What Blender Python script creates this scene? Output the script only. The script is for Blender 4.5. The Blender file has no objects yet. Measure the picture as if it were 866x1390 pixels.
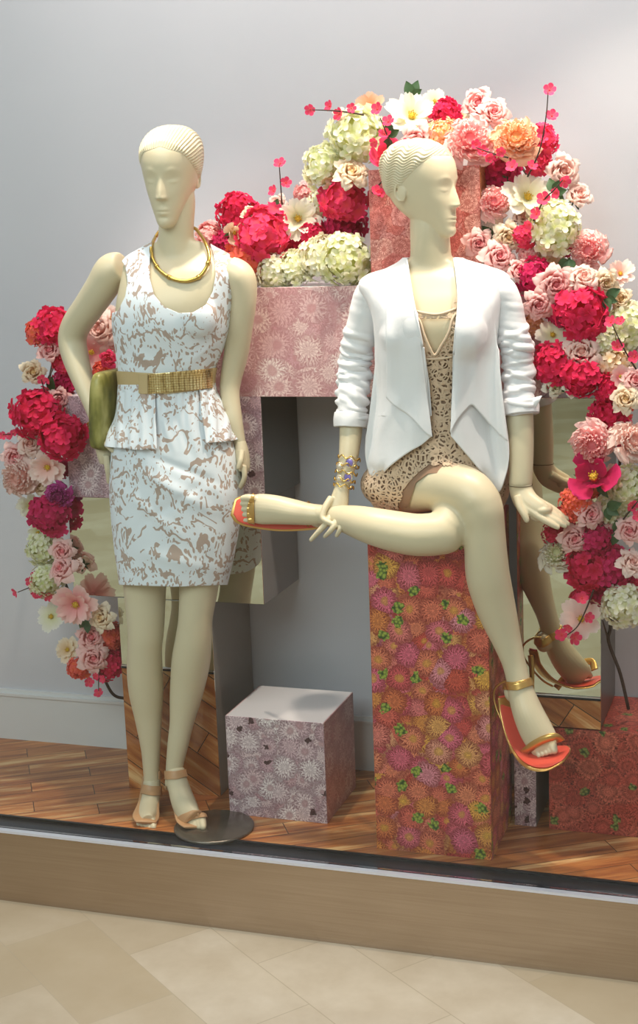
import bpy, math, random
import numpy as np
from mathutils import Vector, Matrix, noise
from mathutils.bvhtree import BVHTree
PI = math.pi
C = bpy.context.scene.collection
scene = bpy.context.scene
# ------------------------------------------------------------------ camera maths
FPX, YAW, PIT, ROL = 1967.66, -.32924, .198485, -.0369128
CAM = np.array([1.2, -3.224, 1.55])
CX, CY = 433.0, 695.0
_F = np.array([math.sin(YAW)*math.cos(PIT), math.cos(YAW)*math.cos(PIT), -math.sin(PIT)])
_r = np.array([math.cos(YAW), -math.sin(YAW), 0.0]); _u = np.cross(_r, _F)
_c, _s = math.cos(ROL), math.sin(ROL)
R_, U_ = _c*_r+_s*_u, -_s*_r+_c*_u
def P(px, py, Y):                     # the point at depth Y seen at that pixel
    d = (px-CX)*R_-(py-CY)*U_+FPX*_F
    return CAM+(Y-CAM[1])/d[1]*d
def PZ(px, py, z):
    d = (px-CX)*R_-(py-CY)*U_+FPX*_F
    return CAM+(z-CAM[2])/d[2]*d
def proj(V):
    V = np.asarray(V)-CAM
    w = V@_F
    return np.stack([CX+FPX*(V@R_)/w, CY-FPX*(V@U_)/w], -1)
def mpp(p):                           # metres per pixel at a point
    return float((np.asarray(p)-CAM)@_F)/FPX

# ------------------------------------------------------------------ colour and nodes
def lin(r, g, b):
    f = lambda c: (c/255/12.92) if c/255 <= .04045 else ((c/255+.055)/1.055)**2.4
    return (f(r), f(g), f(b), 1)
class NT:
    def __init__(s, name):
        s.m = bpy.data.materials.new(name); s.m.use_nodes = True
        s.t = s.m.node_tree; s.t.nodes.clear()
        s.out = s.t.nodes.new('ShaderNodeOutputMaterial')
    def n(s, typ, ins=None, **props):
        x = s.t.nodes.new('ShaderNode'+typ)
        for k, v in props.items(): setattr(x, k, v)
        for k, v in (ins or {}).items():
            i = x.inputs[k]
            if isinstance(v, bpy.types.NodeSocket): s.t.links.new(v, i)
            else: i.default_value = v
        return x
    def math(s, op, a, b=0.0, c=None):
        x = s.n('Math', {0: a, 1: b}, operation=op)
        if c is not None: x.inputs[2].default_value = c
        return x.outputs[0]
    def ramp(s, fac, stops, interp='LINEAR'):
        x = s.n('ValToRGB', {0: fac}); e = x.color_ramp; e.interpolation = interp
        while len(e.elements) < len(stops): e.elements.new(.5)
        for el, (p, c) in zip(e.elements, stops): el.position = p; el.color = c
        return x.outputs[0]
    def mix(s, f, a, b, mode='MIX'):
        x = s.n('Mix', None, data_type='RGBA', blend_type=mode)
        for k, v in ((0, f), (6, a), (7, b)):
            if isinstance(v, bpy.types.NodeSocket): s.t.links.new(v, x.inputs[k])
            else: x.inputs[k].default_value = v
        return x.outputs[2]
    def noise(s, vec, scale, detail=3, rough=.5):
        ins = {'Scale': scale, 'Detail': detail, 'Roughness': rough}
        if vec is not None: ins['Vector'] = vec
        return s.n('TexNoise', ins).outputs
    def bsdf(s, color, rough=.5, metal=0, bump=None, bstr=.3, bdist=.002, **kw):
        ins = {'Base Color': color, 'Roughness': rough, 'Metallic': metal}
        ins.update(kw)
        if bump is not None:
            ins['Normal'] = s.n('Bump', {'Height': bump, 'Strength': bstr, 'Distance': bdist}).outputs[0]
        x = s.n('BsdfPrincipled', ins)
        s.t.links.new(x.outputs[0], s.out.inputs[0]); return x
def simple(name, col, rough=.5, metal=0, **kw):
    t = NT(name); co = t.n('TexCoord').outputs['Object']
    nz = t.noise(co, 30)[0]
    c = t.mix(t.math('MULTIPLY', nz, .12), col, (col[0]*.7, col[1]*.7, col[2]*.7, 1))
    t.bsdf(c, rough, metal, **kw); return t.m

# ------------------------------------------------------------------ mesh helpers
def build(name, V, F, mat, parent=None, smooth=True, uv=None, attr=None, mi=None):
    me = bpy.data.meshes.new(name)
    me.from_pydata([tuple(map(float, v)) for v in V], [], [tuple(map(int, f)) for f in F])
    mats = mat if isinstance(mat, (list, tuple)) else [mat]
    for m in mats: me.materials.append(m)
    if mi is not None: me.polygons.foreach_set('material_index', list(map(int, mi)))
    me.polygons.foreach_set('use_smooth', [smooth]*len(me.polygons))
    if uv is not None:
        l = me.uv_layers.new(name='UVMap')
        l.data.foreach_set('uv', np.asarray(uv, float).ravel())
    if attr is not None:
        a = me.attributes.new('tip', 'FLOAT', 'POINT'); a.data.foreach_set('value', list(map(float, attr)))
    me.update()
    o = bpy.data.objects.new(name, me); C.objects.link(o)
    if parent is not None: o.parent = parent; o.matrix_parent_inverse = Matrix.Identity(4)
    return o
def empty(name, loc=(0, 0, 0)):
    o = bpy.data.objects.new(name, None); o.empty_display_size = .05; o.location = loc; C.objects.link(o); return o
def tag(o, label=None, cat=None, group=None, kind=None):
    if label: o['label'] = label
    if cat: o['category'] = cat
    if group: o['group'] = group
    if kind: o['kind'] = kind
    return o
def child_at(V, root):                # world vertices into the frame of an unrotated root
    return np.asarray(V)-np.array(root.location)
class MB:
    def __init__(s): s.V = []; s.F = []
    def add(s, V, F):
        b = len(s.V); s.V.extend([tuple(v) for v in np.asarray(V, float)]); s.F.extend([tuple(int(i)+b for i in f) for f in F])
    def arr(s): return np.array(s.V, float), s.F
def catmull(A, sub):
    A = np.asarray(A, float); n = len(A); out = []
    for i in range(n-1):
        p0, p1, p2, p3 = A[max(i-1, 0)], A[i], A[i+1], A[min(i+2, n-1)]
        for k in range(sub):
            t = k/sub
            out.append(.5*((2*p1)+(-p0+p2)*t+(2*p0-5*p1+4*p2-p3)*t*t+(-p0+3*p1-3*p2+p3)*t**3))
    out.append(A[-1]); return np.array(out)
def tube(S, sub=6, seg=28, ref=(0, 1, 0), caps=True, mod=None, power=2.0, flat=None):
    """S rows: x,y,z,ra,rb ; ra across, rb along ref"""
    A = catmull(S, sub) if sub > 1 else np.asarray(S, float)
    n = len(A); ref = np.array(ref, float); V = []; F = []
    for i in range(n):
        T = A[min(i+1, n-1), :3]-A[max(i-1, 0), :3]; T /= np.linalg.norm(T)+1e-12
        if flat is not None: T = np.array([0, 0, math.copysign(1, T[2])])
        X = np.cross(T, ref if flat is None else (-math.sin(flat), math.cos(flat), 0)); X /= np.linalg.norm(X)+1e-12; B = np.cross(X, T)
        for k in range(seg):
            a = 2*PI*k/seg; c, s = math.cos(a), math.sin(a)
            if power != 2: c, s = math.copysign(abs(c)**(2/power), c), math.copysign(abs(s)**(2/power), s)
            m = mod(i/(n-1), a) if mod else 1
            V.append(A[i, :3]+m*(A[i, 3]*c*X+A[i, 4]*s*B))
    for i in range(n-1):
        for k in range(seg):
            k2 = (k+1) % seg; F.append((i*seg+k, i*seg+k2, (i+1)*seg+k2, (i+1)*seg+k))
    if caps:
        F.append(tuple(range(seg-1, -1, -1))); F.append(tuple((n-1)*seg+k for k in range(seg)))
    return np.array(V), F
def tpx(rows, dep=1.0, **kw):         # rows: px,py,Y,width_px[,depth factor]
    S = []
    for r in rows:
        p = P(*r[:3]); h = r[3]/2*mpp(p); S.append([*p, h, h*(r[4] if len(r) > 4 else dep)])
    return tube(S, **kw)
def wire(pts, r, seg=10, sub=5, caps=True):  # constant or tapered round wire with transported frame
    A = catmull(pts, sub) if sub > 1 else np.asarray(pts, float)
    n = len(A); rr = np.interp(np.linspace(0, 1, n), np.linspace(0, 1, len(r)), r) if hasattr(r, '__len__') else np.full(n, r)
    T = np.gradient(A, axis=0); T /= np.linalg.norm(T, axis=1)[:, None]+1e-12
    X = np.cross(T[0], [.3, .1, .95]);
    if np.linalg.norm(X) < 1e-3: X = np.cross(T[0], [1, 0, 0])
    V = []; F = []
    for i in range(n):
        X = X-T[i]*(X@T[i]); X /= np.linalg.norm(X); B = np.cross(T[i], X)
        for k in range(seg):
            a = 2*PI*k/seg; V.append(A[i]+rr[i]*(math.cos(a)*X+math.sin(a)*B))
    for i in range(n-1):
        for k in range(seg):
            k2 = (k+1) % seg; F.append((i*seg+k, i*seg+k2, (i+1)*seg+k2, (i+1)*seg+k))
    if caps: F.append(tuple(range(seg-1, -1, -1))); F.append(tuple((n-1)*seg+k for k in range(seg)))
    return np.array(V), F
def ellip(c, rx, ry, rz, rot=None, nu=24, nv=16):
    V = []; F = []
    for j in range(nv+1):
        t = PI*j/nv
        for i in range(nu):
            a = 2*PI*i/nu; V.append((rx*math.sin(t)*math.cos(a), ry*math.sin(t)*math.sin(a), rz*math.cos(t)))
    for j in range(nv):
        for i in range(nu):
            F.append((j*nu+i, (j+1)*nu+i, (j+1)*nu+(i+1) % nu, j*nu+(i+1) % nu))
    V = np.array(V)
    if rot is not None: V = V@np.array(rot).T
    return V+np.asarray(c), F
def epx(px, py, Y, wx, wy, hz):       # ellipsoid with pixel half sizes
    p = P(px, py, Y); m = mpp(p); return ellip(p, wx*m, hz*m, wy*m)
def box(x0, x1, y0, y1, z0, z1):
    V = [(x0, y0, z0), (x1, y0, z0), (x1, y1, z0), (x0, y1, z0), (x0, y0, z1), (x1, y0, z1), (x1, y1, z1), (x0, y1, z1)]
    return np.array(V), [(0, 3, 2, 1), (4, 5, 6, 7), (0, 1, 5, 4), (1, 2, 6, 5), (2, 3, 7, 6), (3, 0, 4, 7)]
def bevbox(x0, x1, y0, y1, z0, z1, b=.003, seg=2):
    import bmesh
    bm = bmesh.new(); V, F = box(x0, x1, y0, y1, z0, z1)
    vs = [bm.verts.new(v) for v in V]
    for f in F: bm.faces.new([vs[i] for i in f])
    bmesh.ops.bevel(bm, geom=list(bm.edges), offset=b, segments=seg, affect='EDGES', profile=.5)
    bm.verts.index_update(); V = np.array([v.co[:] for v in bm.verts]); F = [tuple(v.index for v in f.verts) for f in bm.faces]
    bm.free(); return V, F
def remesh(mb, voxel):
    me = bpy.data.meshes.new('tmp'); V, F = mb.arr()
    me.from_pydata(V.tolist(), [], F)
    o = bpy.data.objects.new('tmp', me); C.objects.link(o)
    m = o.modifiers.new('r', 'REMESH'); m.mode = 'VOXEL'; m.voxel_size = voxel
    dg = bpy.context.evaluated_depsgraph_get(); dg.update(); e = o.evaluated_get(dg); r = e.to_mesh()
    n = len(r.vertices); V = np.empty(n*3); r.vertices.foreach_get('co', V); V = V.reshape(-1, 3)
    F = [tuple(p.vertices) for p in r.polygons]
    e.to_mesh_clear(); bpy.data.objects.remove(o); bpy.data.meshes.remove(me)
    return V, F
def edges_of(F):
    E = set()
    for f in F:
        for a, b in zip(f, f[1:]+f[:1]): E.add((a, b) if a < b else (b, a))
    return np.array(list(E))
def smooth(V, F, it, w=None, lam=.5):
    E = edges_of(F); n = len(V); deg = np.bincount(E.ravel(), minlength=n)[:, None].clip(1)
    W = lam if w is None else lam*w[:, None]; V = V.copy()
    for _ in range(it):
        S = np.stack([np.bincount(E[:, 0], V[E[:, 1], k], n)+np.bincount(E[:, 1], V[E[:, 0], k], n) for k in range(3)], 1)
        V += W*(S/deg-V)
    return V
def normals(V, F):
    q = np.array([f if len(f) == 4 else (f+(f[-1],))[:4] for f in F]) if any(len(f) != 4 for f in F) else np.array(F)
    fn = np.cross(V[q[:, 2]]-V[q[:, 0]], V[q[:, 3]]-V[q[:, 1]])
    N = np.zeros_like(V)
    for k in range(4):
        for c in range(3): N[:, c] += np.bincount(q[:, k], fn[:, c], len(V))
    return N/(np.linalg.norm(N, axis=1)[:, None]+1e-12)
def clip(V, F, d):                    # keep d>=0, cut exactly on the zero line
    V = np.asarray(V); d = np.asarray(d); nv = list(range(0)); out = []; idx = {}; VV = []
    def vert(i):
        if i not in idx: idx[i] = len(VV); VV.append(V[i])
        return idx[i]
    def cut(a, b):
        k = (a, b) if a < b else (b, a)
        if k not in idx:
            t = d[k[0]]/(d[k[0]]-d[k[1]]); idx[k] = len(VV); VV.append(V[k[0]]*(1-t)+V[k[1]]*t)
        return idx[k]
    pos = d >= 0
    for f in F:
        s = sum(bool(pos[i]) for i in f)
        if s == len(f): out.append(tuple(vert(i) for i in f))
        elif s:
            g = []
            for a, b in zip(f, f[1:]+f[:1]):
                if pos[a]: g.append(vert(a))
                if pos[a] != pos[b]: g.append(cut(a, b))
            if len(g) >= 3: out.append(tuple(g))
    return np.array(VV), out
def polysd(pts, poly):                # signed distance to a polygon, positive inside
    p = np.asarray(pts); Q = np.asarray(poly, float); n = len(Q)
    dm = np.full(len(p), 1e9); ins = np.zeros(len(p), bool)
    for i in range(n):
        a, b = Q[i], Q[(i+1) % n]; ab = b-a; t = (((p-a)@ab)/(ab@ab+1e-12)).clip(0, 1)
        dm = np.minimum(dm, np.linalg.norm(p-a-t[:, None]*ab, axis=1))
        c = ((a[1] > p[:, 1]) != (b[1] > p[:, 1])) & (p[:, 0] < (b[0]-a[0])*(p[:, 1]-a[1])/(b[1]-a[1]+1e-12)+a[0])
        ins ^= c
    return np.where(ins, dm, -dm)
def thick(o, t, off=-1):
    m = o.modifiers.new('thickness', 'SOLIDIFY'); m.thickness = t; m.offset = off; return o
def vnoise(V, s, off=0):
    return np.array([noise.noise(Vector((v[0]*s+off, v[1]*s, v[2]*s))) for v in V])
# ================================================================== materials
GOLD = simple('gold', lin(214, 178, 96), .25, 1.0)
def petal_mat(name, base, tip, extra=.34):
    t = NT(name); a = t.n('Attribute', attribute_name='tip').outputs['Fac']
    co = t.n('TexCoord').outputs['Object']; rnd = t.n('ObjectInfo').outputs['Random']
    c = t.ramp(a, [(.0, base), (.95, tip)])
    nz = t.noise(co, 60)[0]; k = t.math('ADD', t.math('MULTIPLY', nz, .35), t.math('MULTIPLY', rnd, .25))
    c = t.mix(t.math('MULTIPLY', k, .42), c, (tip[0]*.70, tip[1]*.62, tip[2]*.62, 1))
    d = t.n('BsdfPrincipled', {'Base Color': c, 'Roughness': .75, 'Specular IOR Level': .25})
    tr = t.n('BsdfTranslucent', {'Color': c}); mx = t.n('MixShader', {0: extra, 1: d.outputs[0], 2: tr.outputs[0]})
    t.t.links.new(mx.outputs[0], t.out.inputs[0]); return t.m
PM = dict(
 pink=petal_mat('petal_pink', lin(252, 134, 146), lin(255, 216, 210)),
 blush=petal_mat('petal_blush', lin(252, 186, 172), lin(255, 232, 222)),
 cream=petal_mat('petal_cream', lin(245, 205, 140), lin(253, 238, 215)),
 white=petal_mat('petal_white', lin(235, 235, 170), lin(252, 248, 236)),
 green=petal_mat('petal_greenish_white', lin(214, 220, 130), lin(252, 250, 230)),
 hot=petal_mat('petal_hot_pink', lin(246, 84, 90), lin(246, 66, 122)),
 red=petal_mat('petal_crimson', lin(206, 18, 50), lin(240, 48, 104)),
 magenta=petal_mat('petal_magenta', lin(186, 12, 66), lin(224, 44, 112)),
 violet=petal_mat('petal_violet', lin(170, 40, 110), lin(205, 80, 160)),
 coral=petal_mat('petal_coral', lin(245, 120, 60), lin(250, 120, 110)),
 peach=petal_mat('petal_peach', lin(250, 180, 100), lin(255, 205, 175)))
YEL = simple('stamen_yellow', lin(205, 165, 40), .7)
LEAF = simple('leaf_green', lin(52, 82, 42), .55)
TWIG = simple('twig_brown', lin(62, 42, 34), .8)
LSTEM = simple('stem_green', lin(80, 95, 50), .7)
def print_mat(name, s1, s2, pal, dark, centre, N=15, rings=3.2, leaf=None, gloss=.35, r1=.47, lt=.8, ls=.5):
    """a photographic flower print: two overlapping layers of many-petalled heads"""
    t = NT(name); uv = t.n('UVMap').outputs[0]
    wob = t.n('VectorMath', {0: t.noise(uv, 22, 2)[1], 1: (.5, .5, .5)}, operation='SUBTRACT').outputs[0]
    uvw = t.n('VectorMath', {0: wob, 1: (.010, .010, .010), 2: uv}, operation='MULTIPLY_ADD').outputs[0]
    def layer(off, s, N, sq):
        c = t.n('VectorMath', {0: uvw, 1: off}, operation='ADD').outputs[0]
        v = t.n('TexVoronoi', {'Vector': c, 'Scale': s, 'Randomness': .85}, voronoi_dimensions='2D')
        rv = t.n('VectorMath', {0: c, 1: v.outputs['Position']}, operation='SUBTRACT').outputs[0]
        x = t.n('SeparateXYZ', {0: rv}); rc = t.n('SeparateColor', {0: v.outputs['Color']})
        d = t.math('ADD', v.outputs['Distance'], t.math('MULTIPLY', t.math('SUBTRACT', t.noise(uv, 38, 2)[0], .5), .22))
        ang = t.math('ADD', t.math('ARCTAN2', x.outputs[1], x.outputs[0]), t.math('MULTIPLY', rc.outputs[0], 6.28))
        ang = t.math('ADD', ang, t.math('MULTIPLY', t.noise(uv, 45, 2)[0], 1.1))
        p0 = t.math('ABSOLUTE', t.math('SINE', t.math('MULTIPLY', ang, N/2)))
        dr = t.math('SUBTRACT', t.math('MULTIPLY', t.math('POWER', d, .75), rings*2), t.math('MULTIPLY', p0, .8))
        ring = t.math('FLOOR', dr); fr = t.math('FRACT', dr)
        pet = t.math('ABSOLUTE', t.math('SINE', t.math('ADD', t.math('MULTIPLY', ang, N/2), t.math('MULTIPLY', ring, PI*.5))))
        br = t.math('MULTIPLY', t.math('POWER', pet, .7), t.math('ADD', t.math('MULTIPLY', fr, .95), .28))
        ed = t.math('SUBTRACT', 1.0, t.math('POWER', t.math('MULTIPLY', d, 1.3), 3.0))
        br = t.math('MULTIPLY', br, t.math('MAXIMUM', ed, .38))
        br = t.math('ADD', br, t.math('MULTIPLY', t.math('SUBTRACT', t.noise(uv, 190, 3)[0], .5), .9))
        inn = t.math('LESS_THAN', dr, .35); br = t.math('ADD', t.math('MULTIPLY', br, t.math('SUBTRACT', 1.0, inn)), t.math('MULTIPLY', inn, t.math('MULTIPLY', t.noise(uv, 260, 2)[0], 1.5)))
        d = t.math('SUBTRACT', d, t.math('MULTIPLY', p0, .07))
        col = t.ramp(rc.outputs[1], [(i/max(1, len(pal)-1)*.999, p) for i, p in enumerate(pal)], 'LINEAR')
        cen = t.math('MULTIPLY', t.math('LESS_THAN', d, .10), t.math('GREATER_THAN', rc.outputs[2], .45))
        col = t.mix(t.math('MULTIPLY', cen, .6), col, centre)
        col = t.mix(t.math('MINIMUM', t.math('MAXIMUM', br, .0), 1.0), dark, col)
        return col, d, rc.outputs[2]
    a, da, _ = layer((0, 0, 0), s1, N, 1); b, db, rb = layer((3.37, 1.71, 0), s2, N, 1)
    c3, dc3, _ = layer((7.13, 5.31, 0), (s1+s2)/2, N, 1); b = t.mix(t.math('LESS_THAN', db, .50), c3, b)
    col = t.mix(t.math('LESS_THAN', da, r1), b, a)
    if leaf is not None:
        v = t.n('TexVoronoi', {'Vector': uvw, 'Scale': s1*1.7, 'Randomness': 1.0}, voronoi_dimensions='2D')
        rc = t.n('SeparateColor', {0: v.outputs['Color']})
        lv = t.n('TexVoronoi', {'Vector': uvw, 'Scale': s1*8}, voronoi_dimensions='2D')
        gcol = t.ramp(lv.outputs['Distance'], [(0, leaf[1]), (.7, leaf[0])])
        msk = t.math('MULTIPLY', t.math('GREATER_THAN', rc.outputs[0], lt), t.math('LESS_THAN', t.math('ADD', v.outputs['Distance'], t.math('MULTIPLY', t.noise(uv, 90)[0], .8)), ls+.26))
        col = t.mix(msk, col, gcol)
    t.bsdf(col, gloss, **{'Specular IOR Level': .4}); return t.m
PINKPR = print_mat('print_pink_chrysanthemum', 12, 17, [lin(228, 190, 188), lin(238, 212, 206), lin(215, 165, 168), lin(244, 226, 220), lin(205, 150, 158)], lin(180, 126, 130), lin(196, 134, 136), 13, rings=2.3)
LAVPR = print_mat('print_lilac_chrysanthemum', 15, 20, [lin(226, 196, 200), lin(240, 224, 226), lin(210, 172, 182), lin(248, 238, 238), lin(200, 152, 160)], lin(140, 108, 118), lin(186, 132, 136), 13, rings=2.3, leaf=(lin(92, 62, 66), lin(60, 40, 44)), lt=.86, ls=.36)
MUMPR = print_mat('print_orange_chrysanthemum', 15, 19, [lin(238, 112, 96), lin(246, 150, 110), lin(242, 120, 150), lin(226, 88, 76), lin(248, 190, 84), lin(240, 150, 176)], lin(128, 34, 34), lin(246, 196, 70), 17, rings=2.4, leaf=(lin(52, 78, 34), lin(178, 192, 78)), lt=.84)
DAHPR = print_mat('print_red_dahlia', 15, 20, [lin(222, 100, 82), lin(206, 84, 70), lin(232, 124, 100), lin(194, 76, 66)], lin(84, 20, 18), lin(150, 58, 48), 19, rings=3.6, leaf=(lin(40, 62, 22), lin(150, 156, 80)), lt=.87, ls=.42)
BRZPR = print_mat('print_bronze_chrysanthemum', 18, 26, [lin(206, 140, 82), lin(224, 178, 120), lin(190, 110, 60), lin(214, 190, 160)], lin(96, 50, 22), lin(150, 90, 40), 13)
ROSPR = print_mat('print_rose_pink_chrysanthemum', 19, 27, [lin(236, 152, 140), lin(244, 190, 176), lin(220, 122, 112), lin(240, 176, 170)], lin(150, 58, 52), lin(160, 70, 62), 13)
def mirror_mat():
    t = NT('mirror_acrylic'); co = t.n('TexCoord').outputs['Object']
    b = t.noise(co, 5, 1)[0]
    t.bsdf(lin(222, 222, 206), .012, 1.0, bump=b, bstr=.05, bdist=.01); return t.m
MIRROR = mirror_mat()
WHITEPL = simple('white_laminate', lin(232, 226, 228), .25)
GREYSIDE = simple('grey_laminate', lin(150, 146, 146), .5)
def wall_mat():
    t = NT('painted_wall'); co = t.n('TexCoord').outputs['Object']
    c = t.mix(t.noise(co, 3, 4)[0], lin(192, 190, 197), lin(200, 198, 204))
    t.bsdf(c, .7, bump=t.noise(co, 240, 2)[0], bstr=.08); return t.m
WALL = wall_mat()
BASEB = simple('baseboard_paint', lin(216, 214, 214), .4)
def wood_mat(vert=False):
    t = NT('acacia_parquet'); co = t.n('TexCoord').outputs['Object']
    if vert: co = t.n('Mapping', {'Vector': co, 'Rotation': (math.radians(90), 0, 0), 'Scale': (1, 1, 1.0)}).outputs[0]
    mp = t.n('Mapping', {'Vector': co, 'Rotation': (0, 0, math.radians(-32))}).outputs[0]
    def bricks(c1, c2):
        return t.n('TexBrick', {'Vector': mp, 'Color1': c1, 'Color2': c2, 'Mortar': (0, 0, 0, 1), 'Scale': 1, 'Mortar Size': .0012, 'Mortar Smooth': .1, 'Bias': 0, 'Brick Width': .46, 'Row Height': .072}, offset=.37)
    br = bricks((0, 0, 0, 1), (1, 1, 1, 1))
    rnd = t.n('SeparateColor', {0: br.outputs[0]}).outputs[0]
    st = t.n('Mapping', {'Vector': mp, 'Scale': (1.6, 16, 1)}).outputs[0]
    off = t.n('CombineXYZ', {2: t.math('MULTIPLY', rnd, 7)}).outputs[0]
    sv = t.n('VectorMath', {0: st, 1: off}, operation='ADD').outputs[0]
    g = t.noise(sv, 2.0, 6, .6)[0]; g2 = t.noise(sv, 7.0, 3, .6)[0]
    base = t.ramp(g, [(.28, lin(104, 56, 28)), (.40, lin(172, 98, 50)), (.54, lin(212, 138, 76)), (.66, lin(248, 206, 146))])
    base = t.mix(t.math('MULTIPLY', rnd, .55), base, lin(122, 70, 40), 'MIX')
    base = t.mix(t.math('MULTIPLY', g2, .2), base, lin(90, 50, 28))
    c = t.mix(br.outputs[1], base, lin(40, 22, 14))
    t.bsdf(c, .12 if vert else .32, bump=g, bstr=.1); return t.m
WOOD = wood_mat(); WOOD_REFLECTION = wood_mat(True)
def tile_mat():
    t = NT('travertine_tiles'); co = t.n('TexCoord').outputs['Object']
    mp = t.n('Mapping', {'Vector': co, 'Rotation': (0, 0, math.radians(38)), 'Location': (.1, .2, 0)}).outputs[0]
    br = t.n('TexBrick', {'Vector': mp, 'Color1': (0, 0, 0, 1), 'Color2': (1, 1, 1, 1), 'Mortar': (.5, .5, .5, 1), 'Scale': 1, 'Mortar Size': .0015, 'Brick Width': .46, 'Row Height': .23}, offset=.5)
    rnd = t.n('SeparateColor', {0: br.outputs[0]}).outputs[0]
    nz = t.noise(co, 6, 5, .6)[0]; c = t.ramp(nz, [(.3, lin(204, 184, 158)), (.6, lin(220, 202, 178)), (.8, lin(232, 216, 196))])
    c = t.mix(t.math('MULTIPLY', rnd, .7), c, lin(184, 160, 124))
    c = t.mix(t.math('MULTIPLY', br.outputs[1], .25), c, lin(150, 130, 100))
    t.bsdf(c, .3); return t.m
TILE = tile_mat()
def bronze_mat():
    t = NT('brushed_bronze_panel'); co = t.n('TexCoord').outputs['Object']
    st = t.n('Mapping', {'Vector': co, 'Scale': (1.5, 1, 90)}).outputs[0]; g = t.noise(st, 3, 4)[0]
    c = t.mix(g, lin(158, 136, 112), lin(182, 162, 138))
    t.bsdf(c, .22, .75, bump=g, bstr=.03); return t.m
BRONZE = bronze_mat()
BLACKMET = simple('black_metal', lin(38, 40, 48), .3, .6)
CHROME = simple('chrome', lin(215, 215, 225), .12, 1)
STEEL = simple('brushed_steel', lin(120, 114, 108), .35, .9)
def glass_mat():
    t = NT('shop_window_glass')
    tr = t.n('BsdfTransparent', {'Color': (.975, .992, .98, 1)}); gl = t.n('BsdfGlossy', {'Color': (1, 1, 1, 1), 'Roughness': .0})
    fr = t.n('Fresnel', {'IOR': 1.45}); mx = t.n('MixShader', {0: t.math('MULTIPLY', fr.outputs[0], .5), 1: tr.outputs[0], 2: gl.outputs[0]})
    t.t.links.new(mx.outputs[0], t.out.inputs[0]); return t.m
GLASS = glass_mat()
SKIN = simple('mannequin_cream', lin(217, 203, 172), .38, **{'Specular IOR Level': .45})
def dress_mat():
    t = NT('jacquard_white_brown'); co = t.n('TexCoord').outputs['Object']
    w = t.n('VectorMath', {0: t.noise(co, 9, 2)[1], 1: (.5, .5, .5)}, operation='SUBTRACT').outputs[0]
    v2 = t.n('VectorMath', {0: w, 1: (.09, .09, .09), 2: co}, operation='MULTIPLY_ADD').outputs[0]
    st = t.n('Mapping', {'Vector': v2, 'Scale': (1, .6, .5)}).outputs[0]
    wv = t.n('TexWave', {'Vector': st, 'Scale': 13.0, 'Distortion': 11.0, 'Detail': 2.0, 'Detail Scale': 1.8}, wave_type='RINGS', rings_direction='Y').outputs[1]
    m1 = t.math('MULTIPLY', t.math('GREATER_THAN', wv, .90), t.math('GREATER_THAN', t.noise(co, 30, 2)[0], .47))
    vm = t.n('Mapping', {'Vector': v2, 'Scale': (1, .7, .42), 'Rotation': (0, .6, 0)}).outputs[0]
    vo = t.n('TexVoronoi', {'Vector': vm, 'Scale': 110, 'Randomness': .8})
    m2 = t.math('MULTIPLY', t.math('LESS_THAN', vo.outputs[0], .34), t.math('GREATER_THAN', t.noise(co, 15, 2)[0], .49))
    b = t.noise(t.n('Mapping', {'Vector': v2, 'Scale': (1, .7, .5), 'Rotation': (0, -.5, 0)}).outputs[0], 85, 2, .6)[0]
    m3 = t.math('MULTIPLY', t.math('GREATER_THAN', b, .60), t.math('LESS_THAN', t.noise(co, 12, 1)[0], .49))
    m = t.math('MAXIMUM', m1, t.math('MAXIMUM', m2, m3))
    c = t.mix(m, lin(232, 238, 245), lin(184, 162, 150))
    t.bsdf(c, .65, bump=t.math('SUBTRACT', 1.0, m), bstr=.35, bdist=.0015, **{'Sheen Weight': .15}); return t.m
DRESS = dress_mat()
def linen_mat():
    t = NT('white_linen'); co = t.n('TexCoord').outputs['Object']
    c = t.mix(t.noise(co, 14, 3)[0], lin(240, 238, 240), lin(230, 229, 232))
    t.bsdf(c, .75, bump=t.noise(co, 55, 4)[0], bstr=.25, bdist=.003, **{'Sheen Weight': .2}); return t.m
LINEN = linen_mat()
def lace_mat():
    t = NT('beige_crochet_lace'); co = t.n('TexCoord').outputs['Object']
    w = t.n('VectorMath', {0: t.noise(co, 20, 2)[1], 1: (.5, .5, .5)}, operation='SUBTRACT').outputs[0]
    v2 = t.n('VectorMath', {0: w, 1: (.02, .02, .02), 2: co}, operation='MULTIPLY_ADD').outputs[0]
    e = t.n('TexVoronoi', {'Vector': v2, 'Scale': 78, 'Randomness': .75}, feature='DISTANCE_TO_EDGE').outputs[0]
    f = t.n('TexVoronoi', {'Vector': v2, 'Scale': 26, 'Randomness': .6}).outputs[0]
    rings = t.math('SINE', t.math('MULTIPLY', f, 34))
    hole = t.math('MULTIPLY', t.math('GREATER_THAN', e, .13), t.math('GREATER_THAN', rings, -.45))
    c = t.mix(t.noise(co, 60, 2)[0], lin(222, 194, 166), lin(206, 176, 148))
    bs = t.n('BsdfPrincipled', {'Base Color': c, 'Roughness': .8, 'Normal': t.n('Bump', {'Height': t.math('MULTIPLY', e, -1), 'Strength': .8, 'Distance': .003}).outputs[0]})
    tr = t.n('BsdfTransparent'); mx = t.n('MixShader', {0: hole, 1: bs.outputs[0], 2: tr.outputs[0]})
    t.t.links.new(mx.outputs[0], t.out.inputs[0]); return t.m
LACE = lace_mat()
LINING = simple('brown_lining', lin(150, 116, 92), .7)
TAN = simple('tan_leather', lin(196, 150, 108), .45)
DKHEEL = simple('dark_brown_heel', lin(74, 46, 32), .4)
BELT = simple('gold_beige_belt', lin(204, 178, 132), .42, .12)
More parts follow.
